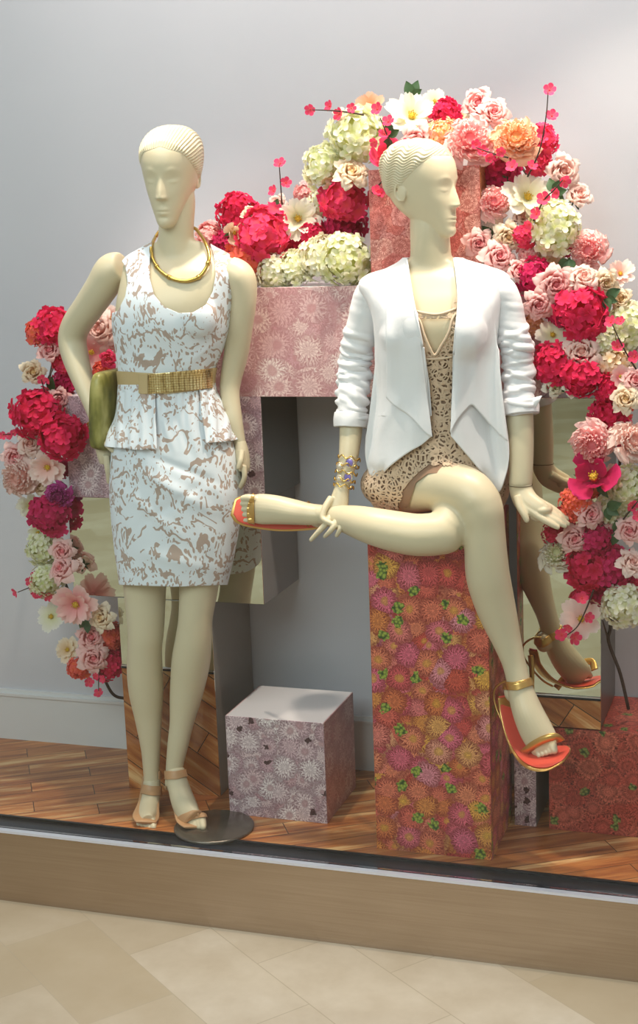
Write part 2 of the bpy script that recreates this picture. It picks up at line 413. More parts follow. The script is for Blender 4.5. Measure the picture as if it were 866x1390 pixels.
def studs():
    t = NT('gold_mesh_buckle'); co = t.n('TexCoord').outputs['Object']
    v = t.n('TexVoronoi', {'Vector': co, 'Scale': 165, 'Randomness': .15}).outputs[0]
    c = t.ramp(v, [(0, lin(255, 244, 205)), (.45, lin(232, 202, 142)), (.8, lin(150, 112, 62))])
    t.bsdf(c, .25, .85, bump=v, bstr=.45, bdist=.0015); return t.m
BUCKLE = studs()
GOLDLEA = simple('gold_leather', lin(222, 176, 104), .3, .85)
CORAL = simple('coral_insole', lin(226, 84, 66), .5)
def snake():
    t = NT('green_snakeskin'); co = t.n('TexCoord').outputs['Object']
    v = t.n('TexVoronoi', {'Vector': co, 'Scale': 160}, feature='DISTANCE_TO_EDGE').outputs[0]
    n = t.noise(t.n('Mapping', {'Vector': co, 'Scale': (1, 1, .4)}).outputs[0], 28, 3)[0]
    c = t.ramp(n, [(.3, lin(86, 84, 36)), (.5, lin(140, 134, 66)), (.68, lin(182, 172, 104))])
    t.bsdf(c, .35, bump=v, bstr=.5, bdist=.001); return t.m
SNAKE = snake()
PURPLE = simple('purple_stone', lin(138, 124, 200), .15)
SILVERW = simple('pale_filigree', lin(236, 224, 206), .3, .5)
# ================================================================== the setting
U = .2775
XO = lambda a: a*1.55+1.2
YF, YW = .253, .540                       # front plane of the block wall, back wall
YG = -.082                                # glass plane
def struct(name, V, F, mat, **kw):
    o = build(name, V, F, mat, smooth=False, **kw); o['kind'] = 'structure'; return o
XL, XR, ZC, ZM = -2.0, 1.9, 2.75, -.205
struct('floor', *box(XL, XR, -.012, YW+.1, -.04, 0), WOOD)
struct('wall_back', *box(XL, XR, YW, YW+.1, 0, ZC), WALL)
struct('wall_left', *box(XL-.1, XL, YG-.02, YW+.1, -.04, ZC), WALL)
struct('wall_right', *box(XR, XR+.1, YG-.02, YW+.1, -.04, ZC), WALL)
struct('ceiling', *box(XL, XR, YG-.02, YW+.1, ZC, ZC+.1), WALL)
m = MB(); m.add(*box(XL, XR, YW-.014, YW, 0, .142)); m.add(*box(XL, XR, YW-.020, YW, .142, .150)); m.add(*box(XL, XR, YW-.010, YW, .150, .160))
struct('baseboard_back', *m.arr(), BASEB)
struct('trim_1', *box(XL, XR, YG-.012, YG+.006, ZM, -.009), BRONZE)
m = MB(); m.add(*box(XL, XR, YG+.006, -.012, -.03, -.002)); m.add(*box(XL, XR, -.020, -.012, -.002, .004))
struct('trim_2', *m.arr(), BLACKMET)
struct('trim_3', *box(XL, XR, YG-.018, YG-.001, -.0075, -.001), simple('light_aluminium', lin(222, 222, 228), .3, .3))
struct('window_1', *box(XL, XR, YG, YG+.008, .0, ZC), GLASS)
struct('floor_mall', *box(-9, 9, -12, YG-.006, ZM-.05, ZM), TILE)
struct('wall_opposite', *box(-9, 9, -12.1, -12, ZM, 5), simple('mall_wall_paint', lin(206, 204, 176), .7))

# ------------------------------------------------------------------ display blocks
STEELB = simple('warm_grey_laminate', lin(138, 130, 124), .35)
def uvbox(V, F, flip=0.0):                # metres on every face
    uv = []
    for f in F:
        p = V[list(f)]; n = np.cross(p[1]-p[0], p[2]-p[0]); a = np.argmax(abs(n))
        ax = [(1, 2), (0, 2), (0, 1)][a]
        for q in p: uv.append((q[ax[0]]+flip+a*.77, q[ax[1]]+flip*.6))
    return uv
def block(name, label, x0, x1, y0, y1, z0, z1, front, side, top, group=None, lean=0.0, off=0.0):
    """a display block: carcass plus an applied front, side and top panel"""
    r = empty(name, ((x0+x1)/2, (y0+y1)/2, z0)); tag(r, label, 'display block', group)
    L = np.array(r.location); e = .003
    def part(nm, b, mat):
        V, F = bevbox(*b, b=.0008, seg=1); o = build(nm, V-L, F, mat, r, False, uvbox(V, F, off)); return o
    part('carcass', (x0+e, x1-e, y0+e, y1, z0, z1-e), GREYSIDE)
    fp = part('front_panel', (x0, x1, y0, y0+e, z0, z1), front)
    if lean:                              # the acrylic front stands a little proud at the top
        for v in fp.data.vertices: v.co.y -= .001
        t_ = .352-z0                      # mirrored floor and sill line painted as thin panels on the acrylic
        part('painted_floor_reflection', (x0, x1, y0-.004, y0-.0015, z0, z0+t_), WOOD_REFLECTION)['label'] = 'mirror reflection of the wood floor painted on a panel'
        part('painted_sill_reflection', (x0, x1, y0-.005, y0-.0015, z0+t_+.0002, z0+t_+.006), BLACKMET)
        part('painted_sill_reflection', (x0, x1, y0-.006, y0-.0015, z0+t_+.0062, z0+t_+.010), CHROME)
    part('side_panel', (x1-e, x1, y0+e+.0002, y1, z0, z1), side)
    part('side_panel', (x0, x0+e, y0+e+.0002, y1, z0, z1), side)
    part('top_panel', (x0+e, x1-e, y0+e, y1, z1-e, z1), top)
    return r
zz = lambda k: k*U
YB = .531
mx0 = XO(-1.150)
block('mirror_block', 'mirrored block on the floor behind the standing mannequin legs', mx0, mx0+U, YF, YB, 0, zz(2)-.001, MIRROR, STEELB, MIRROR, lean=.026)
block('mirror_block', 'wide mirrored block behind the white dress skirt', XO(-1.236), XO(-.872), YF, YB, zz(2), zz(3), MIRROR, GREYSIDE, WHITEPL)
block('flower_print_block', 'lilac flower printed block beside the hip of the standing mannequin', XO(-1.230), XO(-.862), YF, YB, zz(3), zz(4), LAVPR, STEEL, WHITEPL, off=.3)
block('flower_print_block', 'long pink chrysanthemum printed block bridging behind both mannequins', XO(-1.107), XO(-.393), YF, YB, zz(4), zz(5), PINKPR, PINKPR, WHITEPL, off=.9)
block('flower_print_block', 'upright block printed with bronze and rose chrysanthemums behind the seated head', XO(-.664), XO(-.486), YF, YB, zz(5), zz(6), ROSPR, BRZPR, BRZPR, off=.2)
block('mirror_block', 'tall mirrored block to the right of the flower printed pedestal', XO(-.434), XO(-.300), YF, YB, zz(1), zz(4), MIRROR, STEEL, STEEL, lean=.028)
block('flower_print_block', 'narrow lilac flower printed block standing on the floor beneath the tall mirrored block', XO(-.442), XO(-.406), YF, YB, 0, zz(1), LAVPR, GREYSIDE, WHITEPL, off=1.7)
block('flower_print_block', 'dark red dahlia printed block on the floor at the right edge', XO(-.384), XO(-.03), YF-.004, YB, 0, zz(.985), DAHPR, DAHPR, DAHPR, off=2.1)
block('flower_print_block', 'small pink flower printed cube with white top on the wood floor', XO(-.925), XO(-.748), .143, .143+.258, 0, .277, LAVPR, PINKPR, WHITEPL, off=2.6)
PX0, PX1, PZT = XO(-.640), XO(-.4510), .837
block('pedestal', 'tall orange and yellow chrysanthemum printed pedestal under the seated mannequin', PX0, PX1, .030, .290, 0, PZT, MUMPR, MUMPR, simple('red_edge_paper', lin(206, 90, 70), .5), off=3.3)['category'] = 'pedestal'
# ------------------------------------------------------------------ lights
def light(name, kind, loc, target, energy, col, size=.1, spot=50, blend=.5, shape=None, size_y=None):
    d = bpy.data.lights.new(name, kind); d.energy = energy; d.color = col
    if kind == 'AREA':
        d.size = size
        if size_y: d.shape = 'RECTANGLE'; d.size_y = size_y
    else: d.shadow_soft_size = size
    if kind == 'SPOT': d.spot_size = math.radians(spot); d.spot_blend = blend
    o = bpy.data.objects.new(name, d); C.objects.link(o); o.location = loc
    v = Vector(target)-Vector(loc); o.rotation_euler = v.to_track_quat('-Z', 'Y').to_euler(); return o
WARM = (1, .86, .72)
light('display_spot', 'SPOT', (.42, -.04, 2.68), (.40, .12, 1.0), 88, WARM, .03, 60, .6)
light('display_spot', 'SPOT', (-.25, -.04, 2.68), (-.32, .12, 1.0), 74, WARM, .03, 55, .6)
light('display_spot', 'SPOT', (1.0, .0, 2.68), (.70, .3, 1.0), 58, WARM, .03, 60, .6)
light('display_wash', 'AREA', (.3, .12, 2.72), (.3, .3, 0), 17, (1, .9, .86), 2.4, size_y=.3)
light('mall_fill', 'AREA', (-1.0, -5.5, 4.4), (0, 0, .6), 190, (.82, .95, 1.0), 4, size_y=3)  # soft cool fill from the mall side, its source unseen
w = bpy.data.worlds.new('mall_air'); scene.world = w; w.use_nodes = True
w.node_tree.nodes['Background'].inputs[0].default_value = (.84, .91, .95, 1); w.node_tree.nodes['Background'].inputs[1].default_value = .56
cam = bpy.data.cameras.new('camera'); co_ = bpy.data.objects.new('camera', cam); C.objects.link(co_)
cam.sensor_fit = 'VERTICAL'; cam.sensor_height = 36; cam.lens = FPX*36/1390; cam.clip_start = .05
M3 = Matrix((R_, U_, -_F)).transposed(); co_.matrix_world = Matrix.Translation(CAM)@M3.to_4x4(); scene.camera = co_
scene.view_settings.view_transform = 'Standard'; scene.view_settings.look = 'None'; scene.view_settings.gamma = 1
scene.view_settings.use_curve_mapping = False; scene.view_settings.exposure = 0.0
# ================================================================== the mannequins
HT = np.array([  # z/h, half width, front, back
 (0.00, .008, .068, -.048), (0.02, .017, .079, -.035), (0.06, .024, .084, -.018), (0.12, .031, .0845, .004), (0.20, .040, .084, .028),
 (0.30, .050, .083, .056), (0.40, .0585, .082, .074), (0.50, .065, .0815, .086), (0.60, .0695, .083, .094), (0.70, .0715, .081, .099),
 (0.80, .070, .073, .097), (0.88, .062, .056, .086), (0.94, .049, .036, .068), (0.98, .031, .014, .046), (1.00, .004, -.010, .014)])
HS = catmull(HT, 12)
def g(x, c, s): return np.exp(-((x-c)/s)**2)
def head_local(h=.235, nu=150, nz=150, hair=False):
    zf = 1-(1-np.linspace(0, 1, nz)**.85) if False else .5-.5*np.cos(np.linspace(0, PI, nz)); V = []; F = []
    for k in zf:
        hw, f, b = [np.interp(k, HS[:, 0], HS[:, i]) for i in (1, 2, 3)]
        for i in range(nu):
            a = 2*PI*i/nu; s, c = math.sin(a), math.cos(a)      # a=0 front (-Y)
            p = 2/2.25; x = hw*math.copysign(abs(s)**p, s); cc = math.copysign(abs(c)**p, c)
            ym = (f-b)/2; L = (f+b)/2; V.append((x, -(ym+L*cc), k*h))
    V = np.array(V)
    for j in range(nz-1):
        for i in range(nu):
            i2 = (i+1) % nu; F.append((j*nu+i, j*nu+i2, (j+1)*nu+i2, (j+1)*nu+i))
    F.append(tuple(range(nu-1, -1, -1))); F.append(tuple((nz-1)*nu+i for i in range(nu)))
    x, y, z = V[:, 0], V[:, 1], V[:, 2]/h; fr = (y < 0)*np.clip(-y/.06, 0, 1)
    ax = abs(x); d = np.zeros(len(V))
    sm = lambda t: (lambda u: u*u*(3-2*u))(np.clip(t, 0, 1))
    up = sm((.60-z)/(.60-.325)); dn = sm((z-.285)/.045); ridge = up*dn
    d += .0165*ridge*np.exp(-(x/(.0070+.0055*up))**2)                              # nose
    d += .0030*g(ax, .0090, .0055)*g(z, .325, .022)                                # nostrils
    d -= .0040*g(ax, .026, .016)*g(z, .500, .060)                                  # eye sockets
    d += .0034*g(ax, .029, .0125)*g(z, .478, .028)                                 # closed lids
    zl = z-(.458+.020*((ax-.029)/.014)**2); d -= .0016*np.exp(-(zl/.006)**2)*g(ax, .029, .012)   # lash line
    zb = z-(.575+.030*np.sin(np.clip((ax-.008)/.040, 0, 1)*PI)); d += .0014*np.exp(-(zb/.022)**2)*g(ax, .027, .016)  # brow
    d += .0048*g(x, 0, .0125)*g(z, .205-.10*ax, .019)+.0048*g(x, 0, .0105)*g(z, .163+.2*ax, .018)                # lips
    d -= .0036*g(x, 0, .016)*g(z, .184, .0055)
    d -= .0030*g(x, 0, .014)*g(z, .122, .020)
    d += .0030*g(x, 0, .016)*g(z, .060, .045)                                      # chin
    d -= .0016*g(x, 0, .004)*g(z, .250, .02)
    d += .0014*g(ax, .042, .018)*g(z, .37, .07)                                    # cheek bones
    V[:, 1] -= d*fr
    return V, F
def head_place(V, chin, yaw, pitch, roll, sc=1.0):
    R = Matrix.Rotation(yaw, 3, 'Z')@Matrix.Rotation(roll, 3, 'Y')@Matrix.Rotation(pitch, 3, 'X')
    return (np.asarray(V)*sc)@np.array(R).T+np.asarray(chin)
def ear(side, din=0.0):
    m = MB(); pts = []
    for k in range(13):
        a = -1.9+k*4.1/12; r = 1-.12*k/12
        pts.append((side*(.0662+.0025*math.sin(PI*k/12)), .022+.0125*math.cos(a)*r, .108+.021*math.sin(a)*r))
    m.add(*wire(pts[::-1], [.0016, .0024, .0028, .0024, .0018], sub=2)); m.add(*ellip((side*.0645, .018, .104), .0045, .0120, .020)); V, F = m.arr(); V[:, 0] -= side*din; return V, F
def hair_cap(h, hairline, groove):
    V, F = head_local(h, 360, 240); N = normals(V, [f for f in F if len(f) == 4])
    d = hairline(V, h); k = groove(V, h); e = np.clip(d/.012, 0, 1)
    V2 = V+N*(.0004+.0030*e+.0013*k*np.clip(d/.004, 0, 1))[:, None]
    return clip(V2, [f for f in F if len(f) == 4], d)
def chain(pts, r, seg=14):             # finger: jointed rounded chain
    m = MB(); P_ = np.array(pts, float); m.add(*wire(P_, r, seg=seg, sub=5)); m.add(*ellip(P_[-1], r[-1]*1.0, r[-1]*1.0, r[-1]*1.0, nu=12, nv=8))
    return m.arr()
def join(*parts):
    m = MB()
    for V, F in parts: m.add(V, F)
    return m
def islands(parts, voxel, it=3, lam=.5):
    V, F = remesh(join(*parts), voxel); return smooth(V, F, it, None, lam), F
def band(V, F, N, poly, off, near=None, rad=1.0):
    """a strap: the skin under the polygon, lifted by off"""
    V2 = V+N*off; d = polysd(proj(V2), poly)
    if near is not None: d = np.minimum(d, (rad-np.linalg.norm(V2-np.asarray(near), axis=1))/mpp(near))
    return clip(V2, F, d)

# ------------------------------------------------------------------ 1: standing
BY = .127
man1 = empty('mannequin', tuple(PZ(250, 1105, 0)*np.array([1, 0, 0])+np.array([0, .127, 0])))
tag(man1, 'standing cream mannequin in white and brown patterned sleeveless dress with gold belt', 'mannequin')
O1 = np.array(man1.location)
def tors(rows, face=0.0, k=1.0, inset=0.0):     # L,R,y,Yc,depth half(m)
    S = []
    for L, R, y, Yc, dp in rows:
        p = P((L+R)/2, y, Yc); m_ = mpp(p); hw = ((R-L)/2)*m_-inset; b = dp-inset
        phi = math.atan2(CAM[0]-p[0], -(CAM[1]-p[1]))-face
        w2 = max(hw*hw-(b*math.sin(phi))**2, (hw*.6)**2); S.append([*p, math.sqrt(w2)/math.cos(phi)*k, b*k])
    return S
TB = [(168, 305, 735, BY, .080), (152, 325, 700, BY+.003, .104), (149, 327, 650, BY+.005, .112), (152, 318, 605, BY+.004, .104), (160, 303, 565, BY+.002, .092), (164, 290, 530, BY, .082), (162, 291, 505, BY, .080),
      (158, 301, 478, BY, .086), (154, 312, 445, BY-.002, .098), (154, 318, 415, BY-.003, .098), (158, 324, 390, BY, .088), (162, 331, 370, BY+.003, .070), (164, 323, 357, BY+.008, .055), (172, 308, 347, BY+.012, .044), (190, 289, 338, BY+.014, .038), (206, 276, 328, BY+.015, .034)]
torso1 = tube(tors(TB, .15, inset=.006), sub=4, seg=40, power=2.2, flat=.15)
neck1 = tpx([(241, 385, BY+.02, 80, .8), (241, 362, BY+.02, 74, .8), (240, 342, BY+.018, 56, .95), (239, 322, BY+.015, 49, 1.0), (240, 300, BY+.012, 47, 1.0), (243, 270, BY+.014, 44, 1.0), (244, 245, BY+.02, 34, 1.0)], ref=(0, 1, 0))
armL = tpx([(166, 362, BY+.01, 40, .9), (152, 368, BY+.015, 48), (138, 390, BY+.02, 45), (120, 417, BY+.035, 42), (104, 440, BY+.05, 40), (98, 460, BY+.055, 39), (102, 483, BY+.045, 37), (111, 512, BY+.02, 31), (123, 545, BY-.005, 24), (131, 572, BY-.02, 18), (136, 590, BY-.025, 17)])
armR = tpx([(308, 366, BY+.01, 40, .9), (325, 377, BY+.015, 44), (331, 402, BY+.02, 36), (327, 440, BY+.035, 34), (321, 478, BY+.05, 34), (314, 512, BY+.055, 30), (312, 535, BY+.05, 27), (318, 570, BY+.035, 23), (325, 598, BY+.03, 17), (328, 612, BY+.028, 16)])
def leg_rows(e, Ys):
    return [((a+b)/2, y, Y, b-a) for (y, a, b), Y in zip(e, Ys)]
legL = tpx(leg_rows([(700, 158, 232), (794, 167, 226), (852, 173, 223), (881, 173, 220), (910, 172, 221), (941, 175, 222), (976, 183, 220), (1016, 191, 218), (1045, 194, 217), (1062, 195, 218), (1078, 194, 218)],
                    [BY, BY-.01, BY-.015, BY-.01, BY, BY+.008, BY+.012, BY+.012, BY+.01, BY+.008, BY+.0]), dep=1.0)
legR = tpx(leg_rows([(700, 238, 305), (760, 243, 301), (794, 243, 297), (838, 242, 289), (867, 238, 288), (895, 233, 286), (924, 231, 280), (953, 230, 272), (982, 230, 263), (1011, 227, 256), (1040, 225, 249), (1052, 225, 250), (1066, 228, 256)],
                    [BY, BY-.006, BY-.01, BY-.015, BY-.01, BY, BY+.008, BY+.008, BY+.005, BY, BY-.004, BY-.008, BY-.015]), dep=1.0)
# feet: steep in high heels
footL = [tpx([(206, 1060, BY+.005, 23), (205, 1078, BY-.01, 25), (202, 1096, BY-.04, 29), (199, 1110, BY-.075, 32, .8), (198, 1118, BY-.098, 31, .6)]), epx(207, 1078, BY+.028, 11, 14, 13)]
footR = [tpx([(238, 1044, BY-.006, 24), (241, 1062, BY-.02, 28), (247, 1083, BY-.045, 32), (254, 1101, BY-.07, 36, .8), (261, 1114, BY-.092, 36, .55)]), epx(236, 1062, BY+.018, 12, 14, 14)]
toes1 = []
for k in range(5):
    x0, x1 = 250+k*6.0, 254+k*5.2; w = [9, 7.6, 7.2, 6.8, 6][4-k if False else (4-k)] if False else [6, 6.8, 7.2, 7.6, 9.5][k]
    m_ = mpp(P(255, 1118, .04)); pts = [P(x0, 1108, BY-.080), P(x1, 1117, BY-.098), P(x1+1.0, 1122.5, BY-.108)]
    toes1.append(chain(pts, [w*.55*m_, w*.58*m_, w*.46*m_]))
    pts = [P(189+k*4.6, 1112, BY-.085), P(188+k*5.0, 1119, BY-.103), P(188+k*5.1, 1123, BY-.112)]
    toes1.append(chain(pts, [w*.5*m_, w*.52*m_, w*.42*m_]))
def hand_chain(rows):                 # px,py,Y,width px
    pts = [P(*r[:3]) for r in rows]; return chain(pts, [r[3]/2*mpp(p) for r, p in zip(rows, pts)])
# hand gripping the clutch from outside, fingers down along it
palm = tpx([(134, 583, BY-.022, 17, .9), (139, 600, BY-.025, 21, 1.2), (143, 616, BY-.025, 22, 1.25), (145, 628, BY-.024, 19, 1.1)])
hL = [palm]+[hand_chain([(144, 618, BY-.05+.017*k, 9), (145.5+.4*k, 634, BY-.052+.017*k, 8), (146.5+.3*k, 645-abs(k-1.3)*2, BY-.048+.016*k, 7), (147.5, 655-abs(k-1.3)*3, BY-.040+.014*k, 6)]) for k in range(4)]
hL.append(hand_chain([(138, 596, BY-.045, 10), (146, 604, BY-.063, 9), (153, 611, BY-.070, 7.5)]))
palmR = tpx([(326, 600, BY+.03, 16), (329, 616, BY+.025, 18, 1.3), (331, 632, BY+.02, 17, 1.3), (331, 640, BY+.018, 14, 1.2)])
hR = [palmR]+[hand_chain([(331, 632, BY-.004+.016*k, 8), (332, 645, BY-.006+.016*k, 7.5), (330, 656-abs(k-1.3)*2, BY-.004+.015*k, 7), (326, 663-abs(k-1.3)*2, BY+.0+.014*k, 6)]) for k in range(4)]
hR.append(hand_chain([(328, 612, BY-.0, 9), (327, 624, BY-.012, 8), (324, 634, BY-.016, 7)]))
body_big = islands([torso1, neck1, armL, armR, legL, legR], .004, 6)
feet = islands([footL[0], footL[1], footR[0], footR[1]]+toes1, .0018, 2, .4)
hands = islands(hL+hR, .0018, 2, .4)
hl = head_local(); e1 = ear(1, .007); e2 = ear(-1, .005)
CH1 = P(222, 306, BY-.058)
# place so that the chin front point lands on the pixel
HY1 = .08; ROT1 = (HY1, math.radians(8), math.radians(2))
CR1 = CH1-head_place([(0, -.083, .01)], (0, 0, 0), *ROT1)[0]
head_parts = [(head_place(v, CR1, *ROT1), f) for v, f in (hl, e1, e2)]
neckH = tpx([(240, 335, BY+.017, 48, .9), (239, 318, BY+.015, 48, .98), (240, 300, BY+.012, 47, 1.0), (243, 270, BY+.014, 44, 1.0), (244, 245, BY+.02, 34, 1.0)])
headm = islands(head_parts+[neckH], .0017, 1, .5)
B1 = join(body_big, headm, feet, hands); V1, F1 = B1.arr()
build('body', child_at(V1, man1), F1, SKIN, man1)
N1 = normals(V1, F1); T1 = BVHTree.FromPolygons(V1.tolist(), F1)
def surf(T, px, py, off=0.0):
    o = Vector(CAM); d = Vector(P(px, py, 0))-o; d.normalize(); h = T.ray_cast(o, d)
    return None if h[0] is None else np.array(h[0]+h[1]*off)
def hl1(V, h):
    x, y, z = V[:, 0], V[:, 1], V[:, 2]/h; back = np.clip((y+.060)/.15, 0, 1)
    return (z-(.835-.42*back-.10*np.sin(back*PI)-2.2*np.abs(x)*(1-back)*.6))*h
def gr1(V, h):
    a = np.arctan2(V[:, 0], (V[:, 2]-.10)); s = np.sin(a*105+2.0*np.sin(V[:, 1]*50)); return np.sign(s)*np.abs(s)**.7
Vh, Fh = hair_cap(.235, hl1, gr1); Vh = head_place(Vh, CR1, *ROT1)
thick(build('hair', child_at(Vh, man1), Fh, SKIN, man1), .002)
# base plate
dc = PZ(347, 1124, 0); dc = np.array([dc[0]-.105, .045, 0])
o = build('base_disc', child_at(tube([[dc[0], dc[1], .0005, .105, .105], [dc[0], dc[1], .007, .105, .105], [dc[0], dc[1], .009, .102, .102]], sub=1, seg=72)[0], man1), tube([[0, 0, 0, 1, 1], [0, 0, 1, 1, 1], [0, 0, 2, 1, 1]], sub=1, seg=72)[1], simple('smoked_steel_disc', lin(112, 104, 96), .22, .7), man1); o['label'] = 'grey metal base disc'
# dress
DB = [(164, 307, 800, BY-.003, .098)]+[(157, 318, 755, BY-.002, .104), (151, 327, 700, BY, .110)]+[(149, 329, 655, BY+.003, .114), (152, 320, 605, BY+.003, .106), (160, 304, 565, BY+.002, .094), (163, 291, 530, BY, .086), (161, 291, 505, BY, .084), (157, 302, 478, BY, .090), (153, 313, 445, BY-.004, .104), (153, 318, 415, BY-.004, .102), (158, 324, 390, BY, .092), (161, 331, 371, BY+.003, .075), (162, 324, 357, BY+.007, .060), (170, 310, 346, BY+.011, .049), (188, 291, 336, BY+.013, .043), (204, 278, 326, BY+.014, .039)]
dv = tube(tors(DB, .15), sub=4, seg=48, power=2.2, flat=.15)
m_ = mpp(P(240, 425, BY))
bust = [ellip(P(205, 432, BY-.062), .050, .042, .05), ellip(P(268, 430, BY-.070), .050, .042, .05)]
Vd, Fd = remesh(join(dv, *bust), .0036); Vd = smooth(Vd, Fd, 14)
# keep the cloth outside the skin
def outside(V, F, T, gap):
    N = normals(V, F); V = V.copy()
    for i in range(len(V)):
        h = T.find_nearest(Vector(V[i]), .03)
        if h[0] is not None:
            s = (Vector(V[i])-h[0]).dot(h[1])
            if s < gap: V[i] += np.array(h[1])*(gap-s)
    return V
Tt = BVHTree.FromPolygons(body_big[0].tolist(), body_big[1])
Pp = proj(Vd)
torso_only = (Pp[:, 1] < 500) & (Pp[:, 0] > 172) & (Pp[:, 0] < 318)
def crease(Pp, a, b, w, amp):
    a, b = np.array(a, float), np.array(b, float); ab = b-a; t = (((Pp-a)@ab)/(ab@ab)).clip(0, 1); n = np.array([-ab[1], ab[0]])/np.linalg.norm(ab)
    s = ((Pp-a-t[:, None]*ab)@n); fade = np.sin(PI*np.clip(((Pp-a)@ab)/(ab@ab), 0, 1))
    return amp*fade*np.exp(-(s/w)**2)
Nd = normals(Vd, Fd); dd = np.zeros(len(Vd))
for a, b, w, amp in [((165, 625), (300, 700), 9, .006), ((180, 610), (320, 665), 6, -.004), ((160, 660), (260, 740), 8, .004), ((300, 640), (180, 720), 7, -.003), ((170, 745), (300, 775), 8, .003), ((210, 540), (240, 620), 5, .004), ((225, 535), (262, 625), 4, -.003),
                     ((250, 535), (268, 620), 5, .004), ((165, 440), (165, 500), 5, .002), ((175, 470), (215, 500), 5, .003), ((300, 460), (250, 495), 5, .003), ((290, 640), (318, 740), 7, .003)]:
    dd += crease(Pp, a, b, w, amp)
ct = np.exp(-((Pp[:, 1]-532)/45)**2)*(Pp[:, 1] > 530); dd += ct*.0022*np.sin(Pp[:, 0]*.62)
dd += (vnoise(Vd, 14)*.0018)
Vd = Vd+Nd*dd[:, None]
neckhole = [(211, 300), (206, 330), (203, 352), (203, 378), (209, 400), (222, 416), (243, 425), (262, 424), (279, 414), (289, 396), (293, 372), (291, 352), (287, 335), (280, 300)]
keep = [(160, 300), (160, 345), (170, 362), (173, 382), (170, 402), (160, 422), (120, 436), (120, 620), (135, 796), (163, 794), (235, 796.5), (307, 794), (335, 796), (345, 620), (345, 445), (316, 434), (320, 418), (321.5, 395), (321, 372), (312, 350), (312, 300)]
Pp = proj(Vd); dk = np.minimum(polysd(Pp, keep), -polysd(Pp, neckhole))
Vc, Fc = clip(Vd, Fd, dk)
dress = build('dress', child_at(Vc, man1), Fc, DRESS, man1); thick(dress, .002); dress['label'] = 'white jacquard sheath dress with brown brush pattern'
Nd = normals(Vd, Fd)
# peplum flaps
amt = np.clip((Pp[:, 1]-524)/85, 0, 1)
for poly, nm in (([(140, 522), (212, 522), (214, 560), (216, 609), (190, 610), (140, 606)], 'peplum'), ([(268, 520), (330, 520), (334, 596), (300, 601), (278, 602), (274, 565)], 'peplum')):
    pl = (.004+amt*.012+amt*.0045*np.sin(Pp[:, 0]*.42))
    Vq, Fq = clip(Vd+Nd*pl[:, None], Fd, np.minimum(polysd(Pp, poly), 40))
    thick(build(nm, child_at(Vq, man1), Fq, DRESS, dress), .002).matrix_parent_inverse = Matrix.Identity(4)
def sub(o): o.matrix_parent_inverse = Matrix.Identity(4); return o
beltp = [(130, 501), (160, 504), (225, 508), (292, 500), (330, 494), (330, 521), (292, 527), (225, 535), (160, 530), (130, 528)]
sdB = smooth(Vd+Nd*.004, Fd, 6)
Vq, Fq = clip(sdB, Fd, polysd(proj(sdB), beltp)); belt = build('belt', child_at(Vq, man1), Fq, BELT, man1); thick(belt, .003); belt['label'] = 'wide gold beige belt'
sd2 = smooth(Vd+Nd*.008, Fd, 8); front = (BY-sd2[:, 1])/.002
for poly, mt, lb in (([(201, 508), (289, 500.5), (289, 527), (201, 535)], BUCKLE, 'gold mesh buckle plate'), ([(188, 506), (200.3, 507.5), (200.3, 535), (188, 534.5)], BELT, 'smooth gold buckle end')):
    Vq, Fq = clip(sd2, Fd, np.minimum(polysd(proj(sd2), poly), front)); b_ = build('buckle', child_at(Vq, man1), Fq, mt, belt); thick(b_, .003); b_['label'] = lb
# necklace
Tn = BVHTree.FromPolygons(V1.tolist(), F1); Tdr = BVHTree.FromPolygons(Vc.tolist(), Fc)
front_pts = [(211, 322), (207, 337), (208, 352), (216, 367), (229, 377), (244, 382), (258, 382), (271, 375), (281, 361), (284, 346), (279, 330), (271, 317)]
pts = []
for i, (x, y) in enumerate(front_pts):
    s_ = surf(Tn, x, y, .006); t_ = i/(len(front_pts)-1)
    base = P(x, y, BY+.035-.098*math.sin(PI*t_)**.7)
    if s_ is not None and base[1] > s_[1]: base = s_
    pts.append(base)
pts.append(P(262, 309, BY+.058)); pts.append(P(240, 306, BY+.070)); pts.append(P(220, 311, BY+.060)); pts.append(pts[0])
pts = np.array(pts)
nk = build('necklace', child_at(wire(pts, .0045, seg=12, sub=8)[0], man1), wire(pts, .0045, seg=12, sub=8)[1], GOLD, man1); nk['label'] = 'rigid gold collar necklace'
A = catmull(pts[:12], 8)
for i in (22, 33, 55, 66):
    d_ = A[i+1]-A[i-1]; d_ /= np.linalg.norm(d_); w_ = wire([A[i]-d_*.004, A[i]+d_*.004], .0060, seg=14, sub=1); build('necklace_bead', child_at(w_[0], man1), w_[1], GOLD, nk)
# wrist bangle on the hand with the clutch
m = MB(); c0 = P(129.5, 576, BY-.019); ax = P(133, 588, BY-.025)-P(127, 566, BY-.014); ax /= np.linalg.norm(ax)
for s_ in (-.006, 0, .006):
    X = np.cross(ax, [0, 1, 0]); X /= np.linalg.norm(X); B_ = np.cross(X, ax); r_ = .0195
    m.add(*wire([c0+ax*s_+r_*(math.cos(a)*X+math.sin(a)*B_) for a in np.linspace(0, 2*PI, 25)], .0026, seg=8, sub=1))
build('bracelet', child_at(m.V, man1), m.F, GOLD, man1)
